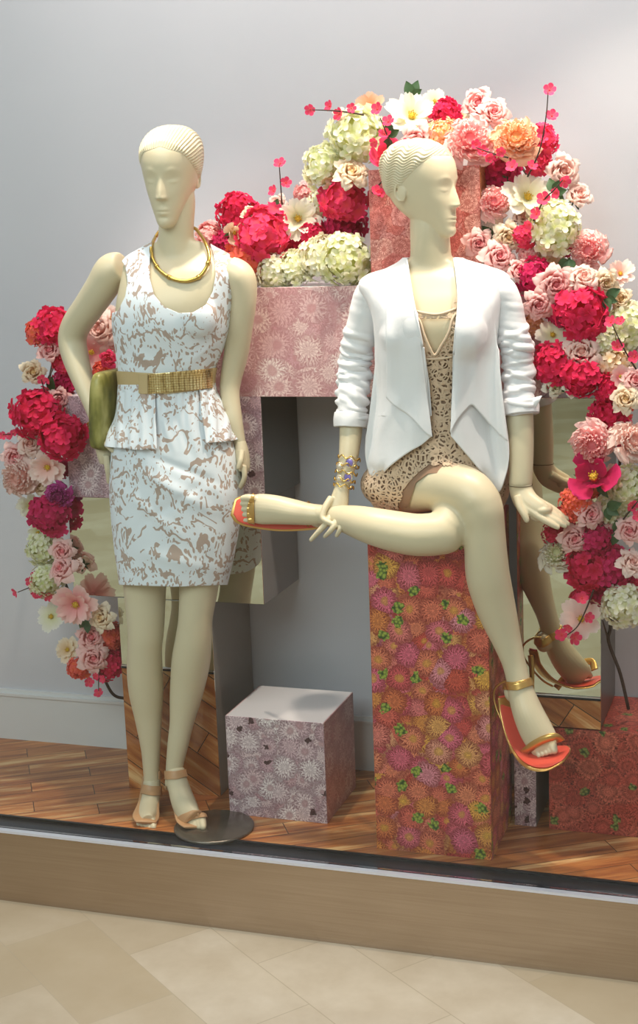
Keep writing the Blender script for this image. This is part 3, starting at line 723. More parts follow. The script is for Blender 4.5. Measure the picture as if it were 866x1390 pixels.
# tan sandals
def sandal(parent, root, V, F, N, polys, foot, mt, soles, name='sandal'):
    s = empty(name, (0, 0, 0)); s.parent = parent; s.matrix_parent_inverse = Matrix.Identity(4)
    for nm, poly, off, rad in polys:
        Vq, Fq = band(V, F, N, poly, off, foot, rad)
        if len(Fq): thick(build(nm, child_at(Vq, root), Fq, mt, s), .002, 1)
    return s
Vf, Ff = join(body_big, feet).arr(); Nf = normals(Vf, Ff)
sL = sandal(man1, man1, Vf, Ff, Nf, [('ankle_strap', [(185, 1063), (206, 1067), (226, 1067), (226, 1080), (206, 1080), (185, 1076)], .0022, .06)], P(206, 1072, BY), TAN, None)
sR = sandal(man1, man1, Vf, Ff, Nf, [('ankle_strap', [(215, 1046), (238, 1047), (262, 1042), (262, 1052), (238, 1058), (215, 1058)], .0022, .12), ('toe_strap', [(238, 1112), (246, 1106), (262, 1100), (283, 1100), (284, 1109), (270, 1110), (256, 1114), (244, 1126), (236, 1126)], .0024, .12)], P(246, 1080, BY-.04), TAN, None)
def sole(pts, widths, t, ref):          # pts world centre line, widths metres
    A = catmull([[*p, w, t] for p, w in zip(pts, widths)], 6); return tube(A, sub=1, seg=20, ref=ref, power=3)
for s_, dx, dxa, hx in ((sL, (205, 205, 203, 199, 199), 0, 214), (sR, (240, 243, 249, 257, 263), 0, 236)):
    yy = (1087, 1098, 1112, 1122, 1129) if s_ is sL else (1075, 1090, 1108, 1121, 1130)
    Yc = [BY+.035, BY+.01, BY-.04, BY-.085, BY-.118]
    pts = [P(x, y, Y) for x, y, Y in zip(dx, yy, Yc)]
    pts = [np.array([p[0], p[1], max(z, .013)]) for p, z in zip(pts, (.075, .062, .036, .016, .014))]
    V_, F_ = sole(pts, (.020, .022, .028, .036, .026), .0035, (0, .3, 1)); build('sole', child_at(V_, man1), F_, TAN, s_)
    hb = pts[0]+np.array([0, .004, -.004]); V_, F_ = tube([[*hb, .017, .018], [hb[0], hb[1]+.003, .045, .011, .012], [hb[0], hb[1], .010, .006, .007]], sub=5, seg=18, ref=(0, 1, 0)); build('heel', child_at(V_, man1), F_, DKHEEL, s_)
m = MB()
for k in range(7):
    a = k*2*PI/7; c_ = surf(T1, 268, 1108, .006); c_ = P(268, 1108, .02) if c_ is None else c_
    m.add(*ellip(c_+np.array([.006*math.cos(a), -.002, .005*math.sin(a)]), .004, .002, .0035, nu=10, nv=6))
build('flower_ornament', child_at(m.V, man1), m.F, TAN, sR)
# clutch bag
cl = empty('clutch_bag', tuple(P(148, 600, BY-.02))); tag(cl, 'green snakeskin clutch bag tucked under the arm of the standing mannequin', 'handbag')
S = []
for x, y, w, dp in ((146, 606, 20, .055), (146.5, 600, 25, .072), (147, 575, 26, .080), (147.5, 545, 25, .082), (147.5, 520, 22, .080), (147.5, 507, 17, .072), (147.5, 503, 10, .060)):
    p = P(x, y, BY-.005); S.append([*p, w/2*mpp(p), dp])
V_, F_ = tube(S, sub=4, seg=40, ref=(0, 1, 0), power=4); build('bag_body', child_at(V_, cl), F_, SNAKE, cl)
S = []
for x, y, w in ((138, 566, 4), (136.5, 550, 7), (136, 530, 9), (138, 512, 7), (141, 505, 4)):
    p = P(x, y, BY-.01); S.append([*p, w/2*mpp(p), .05])
V_, F_ = tube(S, sub=4, seg=30, ref=(0, 1, 0), power=3); f_ = build('oval', child_at(V_, cl), F_, simple('dark_olive', lin(52, 50, 34), .4), cl); f_['label'] = 'dark oval'  # flat dark oval beside the bag body
# ------------------------------------------------------------------ 2: seated
SY = .135
man2 = empty('mannequin', (float(P(590, 680, SY)[0]), SY, PZT+.001))
tag(man2, 'seated cross-legged mannequin in white open jacket and beige lace dress', 'mannequin')
TB = [(540, 650, 682, SY+.01, .070), (515, 678, 672, SY+.008, .100), (506, 684, 655, SY+.005, .112), (508, 680, 635, SY+.005, .112), (518, 672, 605, SY+.003, .104), (530, 660, 570, SY, .088), (532, 655, 540, SY, .080),
      (528, 660, 500, SY-.003, .088), (522, 666, 460, SY-.008, .100), (517, 670, 432, SY-.008, .100), (510, 676, 408, SY-.003, .088), (502, 684, 390, SY, .070), (508, 678, 375, SY+.004, .056), (530, 645, 363, SY+.008, .045), (548, 622, 352, SY+.010, .042)]
torso2 = tube(tors(TB, .10, inset=.006), sub=4, seg=40, power=2.2, flat=.1)
neck2 = tpx([(586, 400, SY+.01, 84, .7), (585, 375, SY+.014, 76, .75), (585, 355, SY+.014, 60, .9), (584, 335, SY+.012, 54, 1.0), (583, 312, SY+.010, 53, 1.0), (581, 285, SY+.012, 48, 1.0), (578, 262, SY+.014, 36)])
bust2 = [ellip(P(552, 448, SY-.066), .050, .040, .052), ellip(P(622, 448, SY-.066), .050, .040, .052)]
arm2L = tpx([(515, 392, SY+.005, 34), (505, 402, SY+.01, 38), (495, 430, SY+.018, 36), (486, 465, SY+.028, 33), (482, 488, SY+.03, 32), (479, 520, SY+.015, 33), (477, 560, SY-.012, 33), (476, 590, SY-.03, 31), (473, 620, SY-.048, 27), (468, 646, SY-.062, 22), (465, 660, SY-.068, 20)])
arm2R = tpx([(672, 390, SY+.005, 34), (684, 402, SY+.01, 36), (692, 430, SY+.012, 35), (699, 470, SY+.012, 33), (702, 500, SY+.01, 33), (705, 540, SY+.0, 36), (706, 575, SY-.012, 37), (707, 610, SY-.022, 35), (707, 640, SY-.03, 33), (706, 660, SY-.034, 32)])
thB = [(535, 655, SY-.0, 84, .9), (562, 657, SY-.03, 80), (592, 657, SY-.07, 72), (618, 661, SY-.10, 67), (638, 669, SY-.122, 64), (651, 685, SY-.132, 62)]
legB = [(646, 668, SY-.125, 54), (653, 690, SY-.132, 60), (657, 715, SY-.130, 57), (659, 745, SY-.128, 58), (662, 780, SY-.122, 60), (669, 810, SY-.112, 57), (678, 840, SY-.106, 50), (688, 870, SY-.104, 40), (697, 898, SY-.106, 33), (702, 918, SY-.110, 32), (705, 932, SY-.114, 33)]
thA = [(625, 655, SY+.0, 80), (622, 680, SY-.07, 70), (616, 705, SY-.120, 62), (606, 722, SY-.150, 58)]
legA = [(607, 723, SY-.155, 50), (594, 725, SY-.157, 58), (565, 726, SY-.157, 58), (535, 721, SY-.154, 56), (505, 714, SY-.146, 51), (480, 707, SY-.118, 43), (458, 702, SY-.099, 33), (440, 699, SY-.094, 28), (428, 698, SY-.092, 28)]
parts = [torso2, neck2, arm2L, arm2R, tpx(thB), tpx(legB), tpx(thA), tpx(legA)]+bust2
parts += [epx(651, 683, SY-.130, 30, 30, 31), epx(609, 722, SY-.150, 22, 29, 26), epx(602, 724, SY-.155, 27, 29, 28), epx(555, 655, SY+.01, 48, 30, 55), epx(630, 655, SY+.02, 45, 28, 50)]
big2 = islands(parts, .004, 6)
ft = [tpx([(704, 925, SY-.112, 32), (709, 945, SY-.118, 37), (717, 968, SY-.128, 42), (727, 990, SY-.140, 46, .8), (737, 1008, SY-.152, 45, .6), (744, 1018, SY-.160, 38, .45)]), epx(697, 938, SY-.092, 13, 16, 15)]
for k in range(5):
    w = (12, 9, 8.2, 7.6, 7)[4-k]; x = 729+k*5.2; y = 1022-k*1.8; m_ = mpp(P(740, 1015, 0))
    ft.append(chain([P(x-3, y-12, SY-.150), P(x, y-3, SY-.164), P(x+2.5, y+4, SY-.172)], [w*.5*m_, w*.52*m_, w*.42*m_]))
ft += [tpx([(436, 699, SY-.092, 28), (420, 698, SY-.092, 30), (398, 695, SY-.095, 35), (374, 692, SY-.098, 40, .8), (355, 691, SY-.100, 42, .65), (342, 691, SY-.102, 38, .5)]), epx(432, 703, SY-.075, 14, 13, 15)]
for k in range(5):
    w = (11, 8.6, 8, 7.4, 6.6)[k]; y = 676+k*7.4; x = 334+abs(k-1)*1.2; m_ = mpp(P(340, 690, 0))
    ft.append(chain([P(x+14, y*.8+138, SY-.108), P(x+3, y, SY-.113), P(x-5, y+.5, SY-.112)], [w*.5*m_, w*.52*m_, w*.42*m_]))
feet2 = islands(ft, .0018, 2, .4)
# left hand hanging over the ankle
hd = [tpx([(465, 655, SY-.066, 19), (463, 668, SY-.075, 22), (460, 682, SY-.086, 27, .7), (456, 693, SY-.094, 27, .6), (453, 699, SY-.098, 22, .55)])]
hd.append(hand_chain([(450, 676, SY-.094, 11), (441, 690, SY-.118, 9.5), (438, 703, SY-.132, 8.5), (446, 709, SY-.138, 8), (456, 714, SY-.138, 6)]))            # thumb
hd.append(hand_chain([(451, 694, SY-.104, 10), (445, 708, SY-.128, 9), (434, 720, SY-.137, 8), (422, 733, SY-.139, 5.5)]))                                      # first finger
hd.append(hand_chain([(457, 697, SY-.104, 10), (456, 709, SY-.132, 9), (449, 720, SY-.143, 7.5), (441, 728, SY-.138, 5.5)]))
hd.append(hand_chain([(463, 695, SY-.100, 9.5), (465, 707, SY-.128, 8.5), (462, 718, SY-.142, 7.5), (457, 727, SY-.140, 5.5)]))
hd.append(hand_chain([(467, 690, SY-.092, 8.5), (471, 701, SY-.118, 7.5), (471, 710, SY-.134, 6.5), (468, 717, SY-.138, 5)]))
hd.append(epx(737, 691, SY-.050, 13, 8, 16))
# right hand resting on the pedestal edge, fingers pointing to the right
hd.append(tpx([(706, 656, SY-.033, 31), (708, 668, SY-.038, 32, .8), (714, 680, SY-.046, 34, .75), (723, 688, SY-.053, 33, .72), (732, 694, SY-.058, 31, .66), (739, 698, SY-.062, 26, .5)]))
hd.append(hand_chain([(702, 674, SY-.058, 12), (706, 688, SY-.070, 11), (712, 699, SY-.076, 10), (715, 706, SY-.078, 8)]))
for k, (a, b, c_, e_) in enumerate((((722, 694), (736, 704), (748, 711), (757, 716)), ((727, 691), (743, 701), (756, 708), (767, 714)), ((731, 687), (747, 696), (760, 704), (771, 711)), ((733, 682), (748, 690), (760, 698), (770, 704)))):
    y0 = SY-.066+k*.012; hd.append(hand_chain([(a[0]-13, a[1]-9, y0+.006, 12), (*a, y0, 12), (*b, y0-.006, 10.5), (*c_, y0-.006, 9), (*e_, y0-.003, 6.5)]))
hands2 = islands(hd, .0018, 2, .4)
ROT2 = (math.radians(76), math.radians(1), 0)
CH2 = P(616, 318, SY-.012)
hl_ = head_local(.225); CR2 = CH2-head_place([(0, -.083, .008)], (0, 0, 0), *ROT2)[0]
neckH2 = tpx([(585, 345, SY+.013, 55, .95), (584, 330, SY+.012, 54, 1.0), (583, 310, SY+.010, 53, 1.0), (581, 285, SY+.012, 48, 1.0), (578, 262, SY+.014, 36)])
head2 = islands([(head_place(v, CR2, *ROT2), f) for v, f in (hl_, ear(1), ear(-1))]+[neckH2], .0017, 1, .5)
V2, F2 = join(big2, head2, feet2, hands2).arr()
build('body', child_at(V2, man2), F2, SKIN, man2)
T2 = BVHTree.FromPolygons(V2.tolist(), F2); Tb2 = BVHTree.FromPolygons(big2[0].tolist(), big2[1])
def hl2(V, h):
    x, y, z = V[:, 0], V[:, 1], V[:, 2]/h; back = np.clip((y+.055)/.14, 0, 1)
    return (z-(.83-.32*np.clip(back*1.7, 0, 1)-.10*np.clip((back-.5)*2, 0, 1)))*h
def gr2(V, h):
    s = np.sin((V[:, 2]*1.0+.35*np.abs(V[:, 0])+.0040*np.sin(V[:, 1]*150+V[:, 2]*40))*1050); return np.sign(s)*np.abs(s)**.7
Vh, Fh = hair_cap(.225, hl2, gr2); Vh = head_place(Vh, CR2, *ROT2)
thick(build('hair', child_at(Vh, man2), Fh, SKIN, man2), .002)
# lace dress
LB = [(515, 682, 690, SY+.012, .090), (500, 690, 672, SY+.010, .112), (497, 692, 655, SY+.007, .120), (500, 688, 632, SY+.007, .120), (512, 676, 603, SY+.003, .112), (526, 662, 570, SY, .096), (530, 656, 540, SY, .088), (526, 661, 500, SY-.003, .096), (520, 667, 460, SY-.008, .108), (516, 671, 432, SY-.008, .108), (510, 677, 408, SY-.003, .096), (502, 684, 392, SY, .080)]
lv = tube(tors(LB, .10), sub=4, seg=44, power=2.2, flat=.1)
bl = [ellip(P(552, 448, SY-.068), .055, .046, .056), ellip(P(622, 448, SY-.068), .055, .046, .056)]
thigh_sk = tpx([(520, 660, SY+.01, 84, .95), (540, 658, SY-.004, 92), (566, 658, SY-.03, 90), (592, 657, SY-.066, 84), (625, 665, SY-.10, 76)])
thigh_sk2 = tpx([(628, 652, SY+.005, 92), (640, 672, SY-.025, 84), (640, 690, SY-.05, 70)])
Vl, Fl = remesh(join(lv, *bl, thigh_sk, thigh_sk2, epx(545, 656, SY+.01, 56, 36, 62)), .0036); Vl = smooth(Vl, Fl, 10)
Pl = proj(Vl)
keepL = [(470, 412), (560, 405), (621, 405), (700, 408), (700, 690), (640, 704), (668, 668), (655, 650), (630, 638), (600, 630), (582, 631), (567, 640), (553, 655), (545, 672), (540, 692), (470, 700)]
keyhole = [(570, 433), (614, 432), (609, 452), (600, 468), (590, 481), (581, 468), (574, 450)]
topcut = [(480, 380), (556, 380), (562, 420), (592, 427), (612, 423), (622, 380), (700, 380), (700, 340), (480, 340)]
sc_ = np.abs(np.sin((Pl[:, 0]+Pl[:, 1])*.22))*3.2-1.6
dl = np.minimum(np.minimum(polysd(Pl, keepL)+sc_*(Pl[:, 1] > 610), -polysd(Pl, keyhole)), -polysd(Pl, topcut))
dl = np.where((Pl[:, 1] < 420) & (Vl[:, 1] > SY), np.minimum(dl, 1), dl)
Vq, Fq = clip(Vl, Fl, dl); ld = build('dress', child_at(Vq, man2), Fq, LACE, man2); ld['label'] = 'beige crochet lace mini dress'; thick(ld, .0015)
Nl = normals(Vl, Fl)
# slip under the lace
li = Vl-Nl*.0035; keepS = [(470, 480), (700, 480), (700, 690), (655, 694), (650, 655), (615, 640), (580, 642), (563, 655), (553, 690), (470, 700)]
Vq, Fq = clip(li, Fl, polysd(Pl, keepS)); sl = build('slip', child_at(Vq, man2), Fq, LINING, ld); sl['label'] = 'tan slip lining under the lace'
def trimline(pts, r, mat, parent, T=None, off=.004):
    q = []
    for x, y in pts:
        s_ = surf(T, x, y, off)
        if s_ is not None: q.append(s_)
    V_, F_ = wire(q, r, seg=8, sub=4); return build('lace_trim', child_at(V_, man2), F_, TRIM, parent)
TRIM = simple('crochet_edge', lin(226, 200, 172), .8)
Tl = BVHTree.FromPolygons((Vl+Nl*.0).tolist(), Fl)
trimline([(559, 421), (575, 425), (592, 427), (606, 424), (619, 419)], .0032, TRIM, ld, Tl, .001)
trimline([(562, 428), (570, 436), (575, 452), (582, 469), (590, 482), (599, 469), (609, 452), (614, 434), (619, 426)], .0032, TRIM, ld, Tl, .001)
trimline([(567, 486), (580, 487), (592, 487), (604, 486), (614, 484)], .0025, TRIM, ld, Tl, .001)
# jacket shell
JB = [(500, 688, 636, SY+.008, .128), (503, 682, 618, SY+.006, .122), (508, 678, 595, SY+.004, .114), (511, 674, 560, SY, .106), (511, 672, 520, SY, .104), (511, 674, 480, SY-.003, .112), (508, 678, 445, SY-.008, .122), (503, 683, 418, SY-.006, .114), (492, 689, 396, SY, .092), (488, 691, 382, SY+.003, .076), (500, 680, 371, SY+.008, .062), (528, 650, 361, SY+.011, .054), (546, 626, 351, SY+.013, .052), (552, 619, 343, SY+.014, .050)]
jv = tube(tors(JB, .10), sub=4, seg=48, power=2.3, flat=.1)
Vj, Fj = remesh(join(jv, ellip(P(548, 452, SY-.080), .056, .046, .06), ellip(P(628, 452, SY-.080), .056, .046, .06)), .0036); Vj = smooth(Vj, Fj, 10)
Pj = proj(Vj); Nj = normals(Vj, Fj); dj = vnoise(Vj, 11)*.004+vnoise(Vj*np.array([1, 1, .22]), 38, 5)*.0022
for a, b, w, amp in [((520, 400), (535, 540), 7, .004), ((545, 400), (560, 520), 8, .003), ((640, 400), (648, 540), 8, .004), ((665, 420), (668, 600), 6, .004), ((500, 600), (560, 520), 7, .004), ((515, 450), (545, 470), 6, .003), ((660, 460), (630, 480), 6, .003)]:
    dj += crease(Pj, a, b, w, amp)
Vj = Vj+Nj*dj[:, None]; Pj = proj(Vj)
opening = [(540, 320), (553, 352), (556, 380), (561, 410), (568, 440), (577, 480), (583, 520), (586, 560), (588, 600), (586, 660), (612, 660), (611, 590), (613, 540), (615, 500), (619, 450), (622, 415), (621, 385), (616, 360), (616, 320)]
back = (Vj[:, 1]-(SY+.012))/.002
bot = 633-Pj[:, 1]+np.where(Pj[:, 0] > 600, 3, 0); bot = np.where((Vj[:, 1] < SY-.02) & (Pj[:, 0] > 496) & (Pj[:, 0] < 692), np.minimum(bot, 565-Pj[:, 1]), bot)
collar = Pj[:, 1]-(349+np.abs(Pj[:, 0]-585)*.05)
dj = np.minimum(np.minimum(np.maximum(-polysd(Pj, opening), back), bot), collar)
Vq, Fq = clip(Vj, Fj, dj); jk = build('jacket', child_at(Vq, man2), Fq, LINEN, man2); thick(jk, .003, 1); jk['label'] = 'white open draped front jacket'
Tj = BVHTree.FromPolygons(Vj.tolist(), Fj)
# front drapes: columns of (top px, top py) -> (bottom px, bottom py)
def drape(name, cols, off0, off1, wave, n=60, mid=None):
    Ct = catmull(cols, 10); V = []; m_ = len(Ct)
    for j in range(n+1):
        v = j/n
        for i, (x0, y0, x1, y1) in enumerate(Ct):
            x, y = x0+(x1-x0)*v, y0+(y1-y0)*v; u = i/(m_-1)
            s_ = surf(Tj, x, y, 0); Yb = s_[1] if s_ is not None else SY-.05
            Yb = max(min(Yb, SY-.04), SY-.125)
            o = off0+(off1-off0)*v+wave*v*math.sin(u*9+1.3*v)
            V.append(P(x, y, Yb-o))
    F = [(j*m_+i, j*m_+i+1, (j+1)*m_+i+1, (j+1)*m_+i) for j in range(n) for i in range(m_-1)]
    V = np.array(V); V = smooth(V, F, 12, None, .5) if False else V
    G = V.reshape(n+1, m_, 3)
    for _ in range(14): G[:, 1:-1, 1] = .5*G[:, 1:-1, 1]+.25*(G[:, 2:, 1]+G[:, :-2, 1]); G[1:-1, :, 1] = .5*G[1:-1, :, 1]+.25*(G[2:, :, 1]+G[:-2, :, 1])
    o = build(name, child_at(G.reshape(-1, 3), man2), F, LINEN, jk); thick(o, .0025, 1); return o
drape('lapel_drape', [(512, 470, 498, 590), (520, 470, 496, 618), (528, 470, 500, 640), (538, 470, 508, 655), (548, 470, 523, 638), (556, 470, 540, 624), (564, 470, 556, 613), (571, 470, 572, 604), (576, 472, 586, 592)], .004, .012, .004)
drape('lapel_drape', [(524, 380, 524, 540), (533, 378, 533, 549), (541, 376, 543, 556), (549, 378, 552, 562), (555, 390, 562, 571), (559, 402, 572, 582), (563, 414, 580, 590), (566, 426, 587, 593)], .003, .018, .004)
drape('lapel_drape', [(615, 480, 612, 592), (624, 480, 624, 606), (632, 480, 638, 622), (640, 480, 651, 638), (648, 480, 663, 654), (656, 480, 677, 668), (664, 480, 687, 642), (670, 480, 691, 622), (675, 482, 691, 602)], .004, .012, .005)
drape('lapel_drape', [(621, 410, 611, 588), (627, 400, 620, 571), (634, 392, 631, 558), (642, 390, 641, 550), (649, 390, 653, 562), (656, 392, 667, 578), (663, 400, 680, 592), (669, 410, 689, 599)], .003, .020, .005)
for pts in ([(553, 352), (556, 380), (561, 410), (568, 440), (574, 470)], [(616, 352), (621, 385), (622, 415), (619, 450), (616, 480)]):
    q = [surf(Tj, x, y, .003) if surf(Tj, x, y, .003) is not None else P(x, y, SY-.05) for x, y in pts]
    V_, F_ = wire(q, .0028, seg=8, sub=4); build('front_edge', child_at(V_, man2), F_, LINEN, jk)
# sleeves, pushed up in folds
def sleeve(rows, lo, ph):
    rng = random.Random(ph); fs = [(lo+(.99-lo)*(k+.5)/9+rng.uniform(-.01, .01), rng.uniform(-.5, .5), rng.uniform(.7, 1.2)) for k in range(9)]
    def mod(u, a):
        m = 1+.02*math.sin(3*a+u*9+ph)
        for c_, tilt, am in fs:
            t_ = u-c_-.022*math.sin(a+tilt*6)-.010*math.sin(2*a+tilt*11)
            m += .12*am*math.exp(-(t_/.014)**2)-.06*am*math.exp(-((t_-.026)/.016)**2)
        return m
    S = []
    for r in rows:
        p = P(*r[:3]); h = r[3]/2*mpp(p); S.append([*p, h, h*(r[4] if len(r) > 4 else 1)])
    V, F = tube(S, sub=16, seg=72, caps=False, mod=mod); N = normals(V, F); z_ = V[:, 2]; z0 = z_.max(); L = z0-z_.min()
    k = np.clip(((z0-z_)/L-lo*.75)/.25, .15, 1); Q = V*np.array([9, 9, 46])
    r1 = 1-2*np.abs(np.array([noise.noise(Vector((q[0]+ph, q[1], q[2]+q[0]*1.2))) for q in Q]))
    return V+N*(k*.0065*(r1-.4))[:, None], F
sv = sleeve([(524, 396, SY+.002, 34, 1.1), (508, 397, SY+.006, 42, 1.1), (500, 412, SY+.012, 43), (493, 438, SY+.018, 41), (485, 468, SY+.028, 42), (482, 490, SY+.03, 42), (480, 520, SY+.015, 42), (478, 550, SY-.008, 40), (476.5, 574, SY-.018, 38)], .42, 3)
thick(build('sleeve', child_at(sv[0], man2), sv[1], LINEN, jk), .003)
sv = sleeve([(662, 394, SY+.002, 34, 1.1), (678, 396, SY+.006, 40, 1.1), (687, 412, SY+.01, 40), (693, 440, SY+.012, 40), (700, 468, SY+.012, 42), (702, 490, SY+.01, 41), (703, 515, SY+.006, 40), (705, 545, SY-.004, 42), (706, 563, SY-.008, 43)], .40, 7)
thick(build('sleeve', child_at(sv[0], man2), sv[1], LINEN, jk), .003)
for rows in ([(477, 562, SY-.012, 43), (476.5, 570, SY-.016, 43.5), (476, 580, SY-.02, 41)], [(705, 543, SY-.004, 46), (706, 553, SY-.006, 47), (707, 563, SY-.01, 46)]):
    S = []
    for r in rows: p = P(*r[:3]); h = r[3]/2*mpp(p); S.append([*p, h, h])
    V_, F_ = tube(S, sub=5, seg=60, caps=False, mod=lambda u, a: 1+.02*math.sin(5*a+u*3)); thick(build('cuff', child_at(V_, man2), F_, LINEN, jk), .004)
V_ = np.array([P(722, 541, SY-.02), P(736, 537, SY-.03), P(732, 546, SY-.03), P(725, 558, SY-.02), P(722, 550, SY-.03)]); build('cuff_tab', child_at(V_, man2), [(0, 1, 2), (0, 2, 4), (4, 2, 3)], LINEN, jk).modifiers.new('t', 'SOLIDIFY').thickness = .003
# wrist seam, a thin brown ring
V_, F_ = tpx([(706.2, 657.6, SY-.0335, 33.4), (706.2, 658.8, SY-.0335, 33.4)], sub=1, seg=40, caps=False); build('wrist_seam', child_at(V_, man2), F_, simple('seam_brown', lin(120, 104, 80), .8), man2)
# cuff bracelet with stones
br = empty('bracelet', (0, 0, 0)); br.parent = man2; br.matrix_parent_inverse = Matrix.Identity(4); br['label'] = 'gold filigree cuff with purple stones'
rows = [(474, 622, SY-.049, 31), (472, 632, SY-.054, 31), (470, 642, SY-.059, 30), (468, 652, SY-.064, 29), (466.5, 660, SY-.068, 28)]
for r in rows:
    c_ = P(*r[:3]); h = r[3]/2*mpp(c_); a0 = P(474, 620, SY-.048); a1 = P(466, 662, SY-.069); ax = (a1-a0)/np.linalg.norm(a1-a0); X = np.cross(ax, [0, 1, 0]); X /= np.linalg.norm(X); B_ = np.cross(X, ax)
    V_, F_ = wire([c_+h*(math.cos(a)*X+math.sin(a)*B_)+ax*.0038*math.sin(a*7+len(br.children)*1.7) for a in np.linspace(0, 2*PI, 91)], .0015, seg=6, sub=1); build('gold_band', child_at(V_, man2), F_, GOLD, br)
for i, (x, y) in enumerate(((474, 628), (471, 648), (463, 634), (482, 637), (462, 651), (478, 655))):
    c_ = surf(T2, x, y, .0045)
    if c_ is None: continue
    big = i < 2; r_ = .0085 if big else .0066
    V_, F_ = ellip(c_, r_, .0028, r_*1.1, nu=16, nv=10); q = build('stone', child_at(V_, man2), F_, PURPLE if big else SILVERW, br); q['label'] = 'purple stone' if big else 'pale filigree bead'
    V_, F_ = wire([c_+np.array([(r_+.002)*math.cos(a)*1.0, .0015, (r_+.002)*1.1*math.sin(a)]) for a in np.linspace(0, 2*PI, 21)], .0012, seg=6, sub=1); build('stone_rim', child_at(V_, man2), F_, SILVERW, br)
# gold sandals
Vf, Ff = join(big2, feet2).arr(); Nf = normals(Vf, Ff)
s1 = sandal(man2, man2, Vf, Ff, Nf, [('ankle_strap', [(665, 924), (700, 926), (735, 916), (735, 926), (702, 937), (665, 935)], .0022, .07)], P(702, 928, SY-.112), GOLDLEA, None)
s1['label'] = 'gold high heeled sandal with coral insole'
q, F_ = [], None
m_ = mpp(P(740, 1015, SY-.16))
def strap(pts, w, par, mat=GOLDLEA, nm='toe_strap', nrm=(0, -1, 0)):
    A = catmull(np.array([[*P(*p)] for p in pts]), 6); V = []; F = []; n = len(A); T = np.gradient(A, axis=0)
    for i in range(n):
        t_ = T[i]/np.linalg.norm(T[i]); b = np.cross(t_, nrm); b /= np.linalg.norm(b); V += [A[i]+b*w/2, A[i]+np.array(nrm)*.001, A[i]-b*w/2]
    for i in range(n-1):
        for k in range(2): F.append((i*3+k, i*3+k+1, (i+1)*3+k+1, (i+1)*3+k))
    o = build(nm, child_at(V, man2), F, mat, par); thick(o, .0022, 0); return o
strap([(706, 1026, SY-.140), (714, 1019, SY-.162), (726, 1010, SY-.176), (740, 1003, SY-.182), (754, 1000, SY-.178), (762, 1006, SY-.160)], .0185, s1)
def sole_px(pts, par, w=None):          # px,py,Y,half width px ; platform curve with coral top
    for mat, nm, k, dz, th in ((GOLDLEA, 'sole', 1.0, -.0045, .0035), (CORAL, 'insole', .86, .0, .0022)):
        S = []
        for x, y, Y, h in pts: p = P(x, y, Y); S.append([p[0], p[1], p[2]+dz, h*k*mpp(p), th])
        V_, F_ = tube(S, sub=8, seg=24, ref=(.1, -.22, 1), power=3.2); build(nm, child_at(V_, man2), F_, mat, par)
sole_px([(684, 944, SY-.078, 9), (688, 968, SY-.088, 10), (700, 998, SY-.112, 15), (718, 1018, SY-.138, 25), (736, 1025, SY-.158, 36), (752, 1027, SY-.172, 38), (764, 1026, SY-.180, 26), (769, 1025, SY-.183, 12)], s1)
for nm, pts, r_ in (('heel_counter', [(699, 926, SY-.076), (686, 925, SY-.070), (674, 932, SY-.066), (670, 944, SY-.068), (674, 962, SY-.078), (684, 984, SY-.092), (694, 1004, SY-.11), (703, 1018, SY-.128)], .0028), ('heel', [(682, 952, SY-.074), (689, 985, SY-.050), (694, 1022, SY-.030)], (.009, .0055, .004))):
    V_, F_ = wire([P(*p) for p in pts], r_, seg=12, sub=8); build(nm, child_at(V_, man2), F_, GOLDLEA, s1)
s2 = sandal(man2, man2, Vf, Ff, Nf, [('ankle_strap', [(418, 675), (429, 678), (427, 700), (430, 722), (418, 722), (415, 700)], .0022, .07), ('toe_strap', [(332, 660), (345, 660), (345, 690), (346, 722), (334, 722), (331, 690)], .0024, .09)], P(385, 697, SY-.095), GOLDLEA, None)
s2['label'] = 'gold sandal with coral insole on the crossed foot'
c_ = P(323, 690, SY-.085)
V_, F_ = tube([[*(P(430, 711, SY-.070)), .014, .003], [*(P(405, 712, SY-.068)), .016, .003], [*(P(375, 709, SY-.072)), .022, .003], [*(P(345, 698, SY-.078)), .035, .003], [*(P(326, 691, SY-.082)), .035, .003], [*(P(316, 688, SY-.084)), .022, .003]], sub=8, seg=24, ref=(.1, 1, -.35), power=2.6)
build('sole', child_at(V_, man2), F_, GOLDLEA, s2)
V_, F_ = tube([[*(P(429, 710, SY-.073)), .011, .002], [*(P(405, 711, SY-.071)), .013, .002], [*(P(375, 708, SY-.076)), .019, .002], [*(P(345, 697, SY-.083)), .032, .002], [*(P(328, 691, SY-.088)), .031, .002], [*(P(319, 689, SY-.089)), .018, .002]], sub=8, seg=24, ref=(.1, 1, -.35), power=2.6)
build('insole', child_at(V_, man2), F_, CORAL, s2)
V_, F_ = wire([P(432, 712, SY-.070), P(418, 716, SY-.03), P(400, 715, SY+.01)], (.010, .006, .0045), seg=12, sub=8); build('heel', child_at(V_, man2), F_, GOLDLEA, s2)
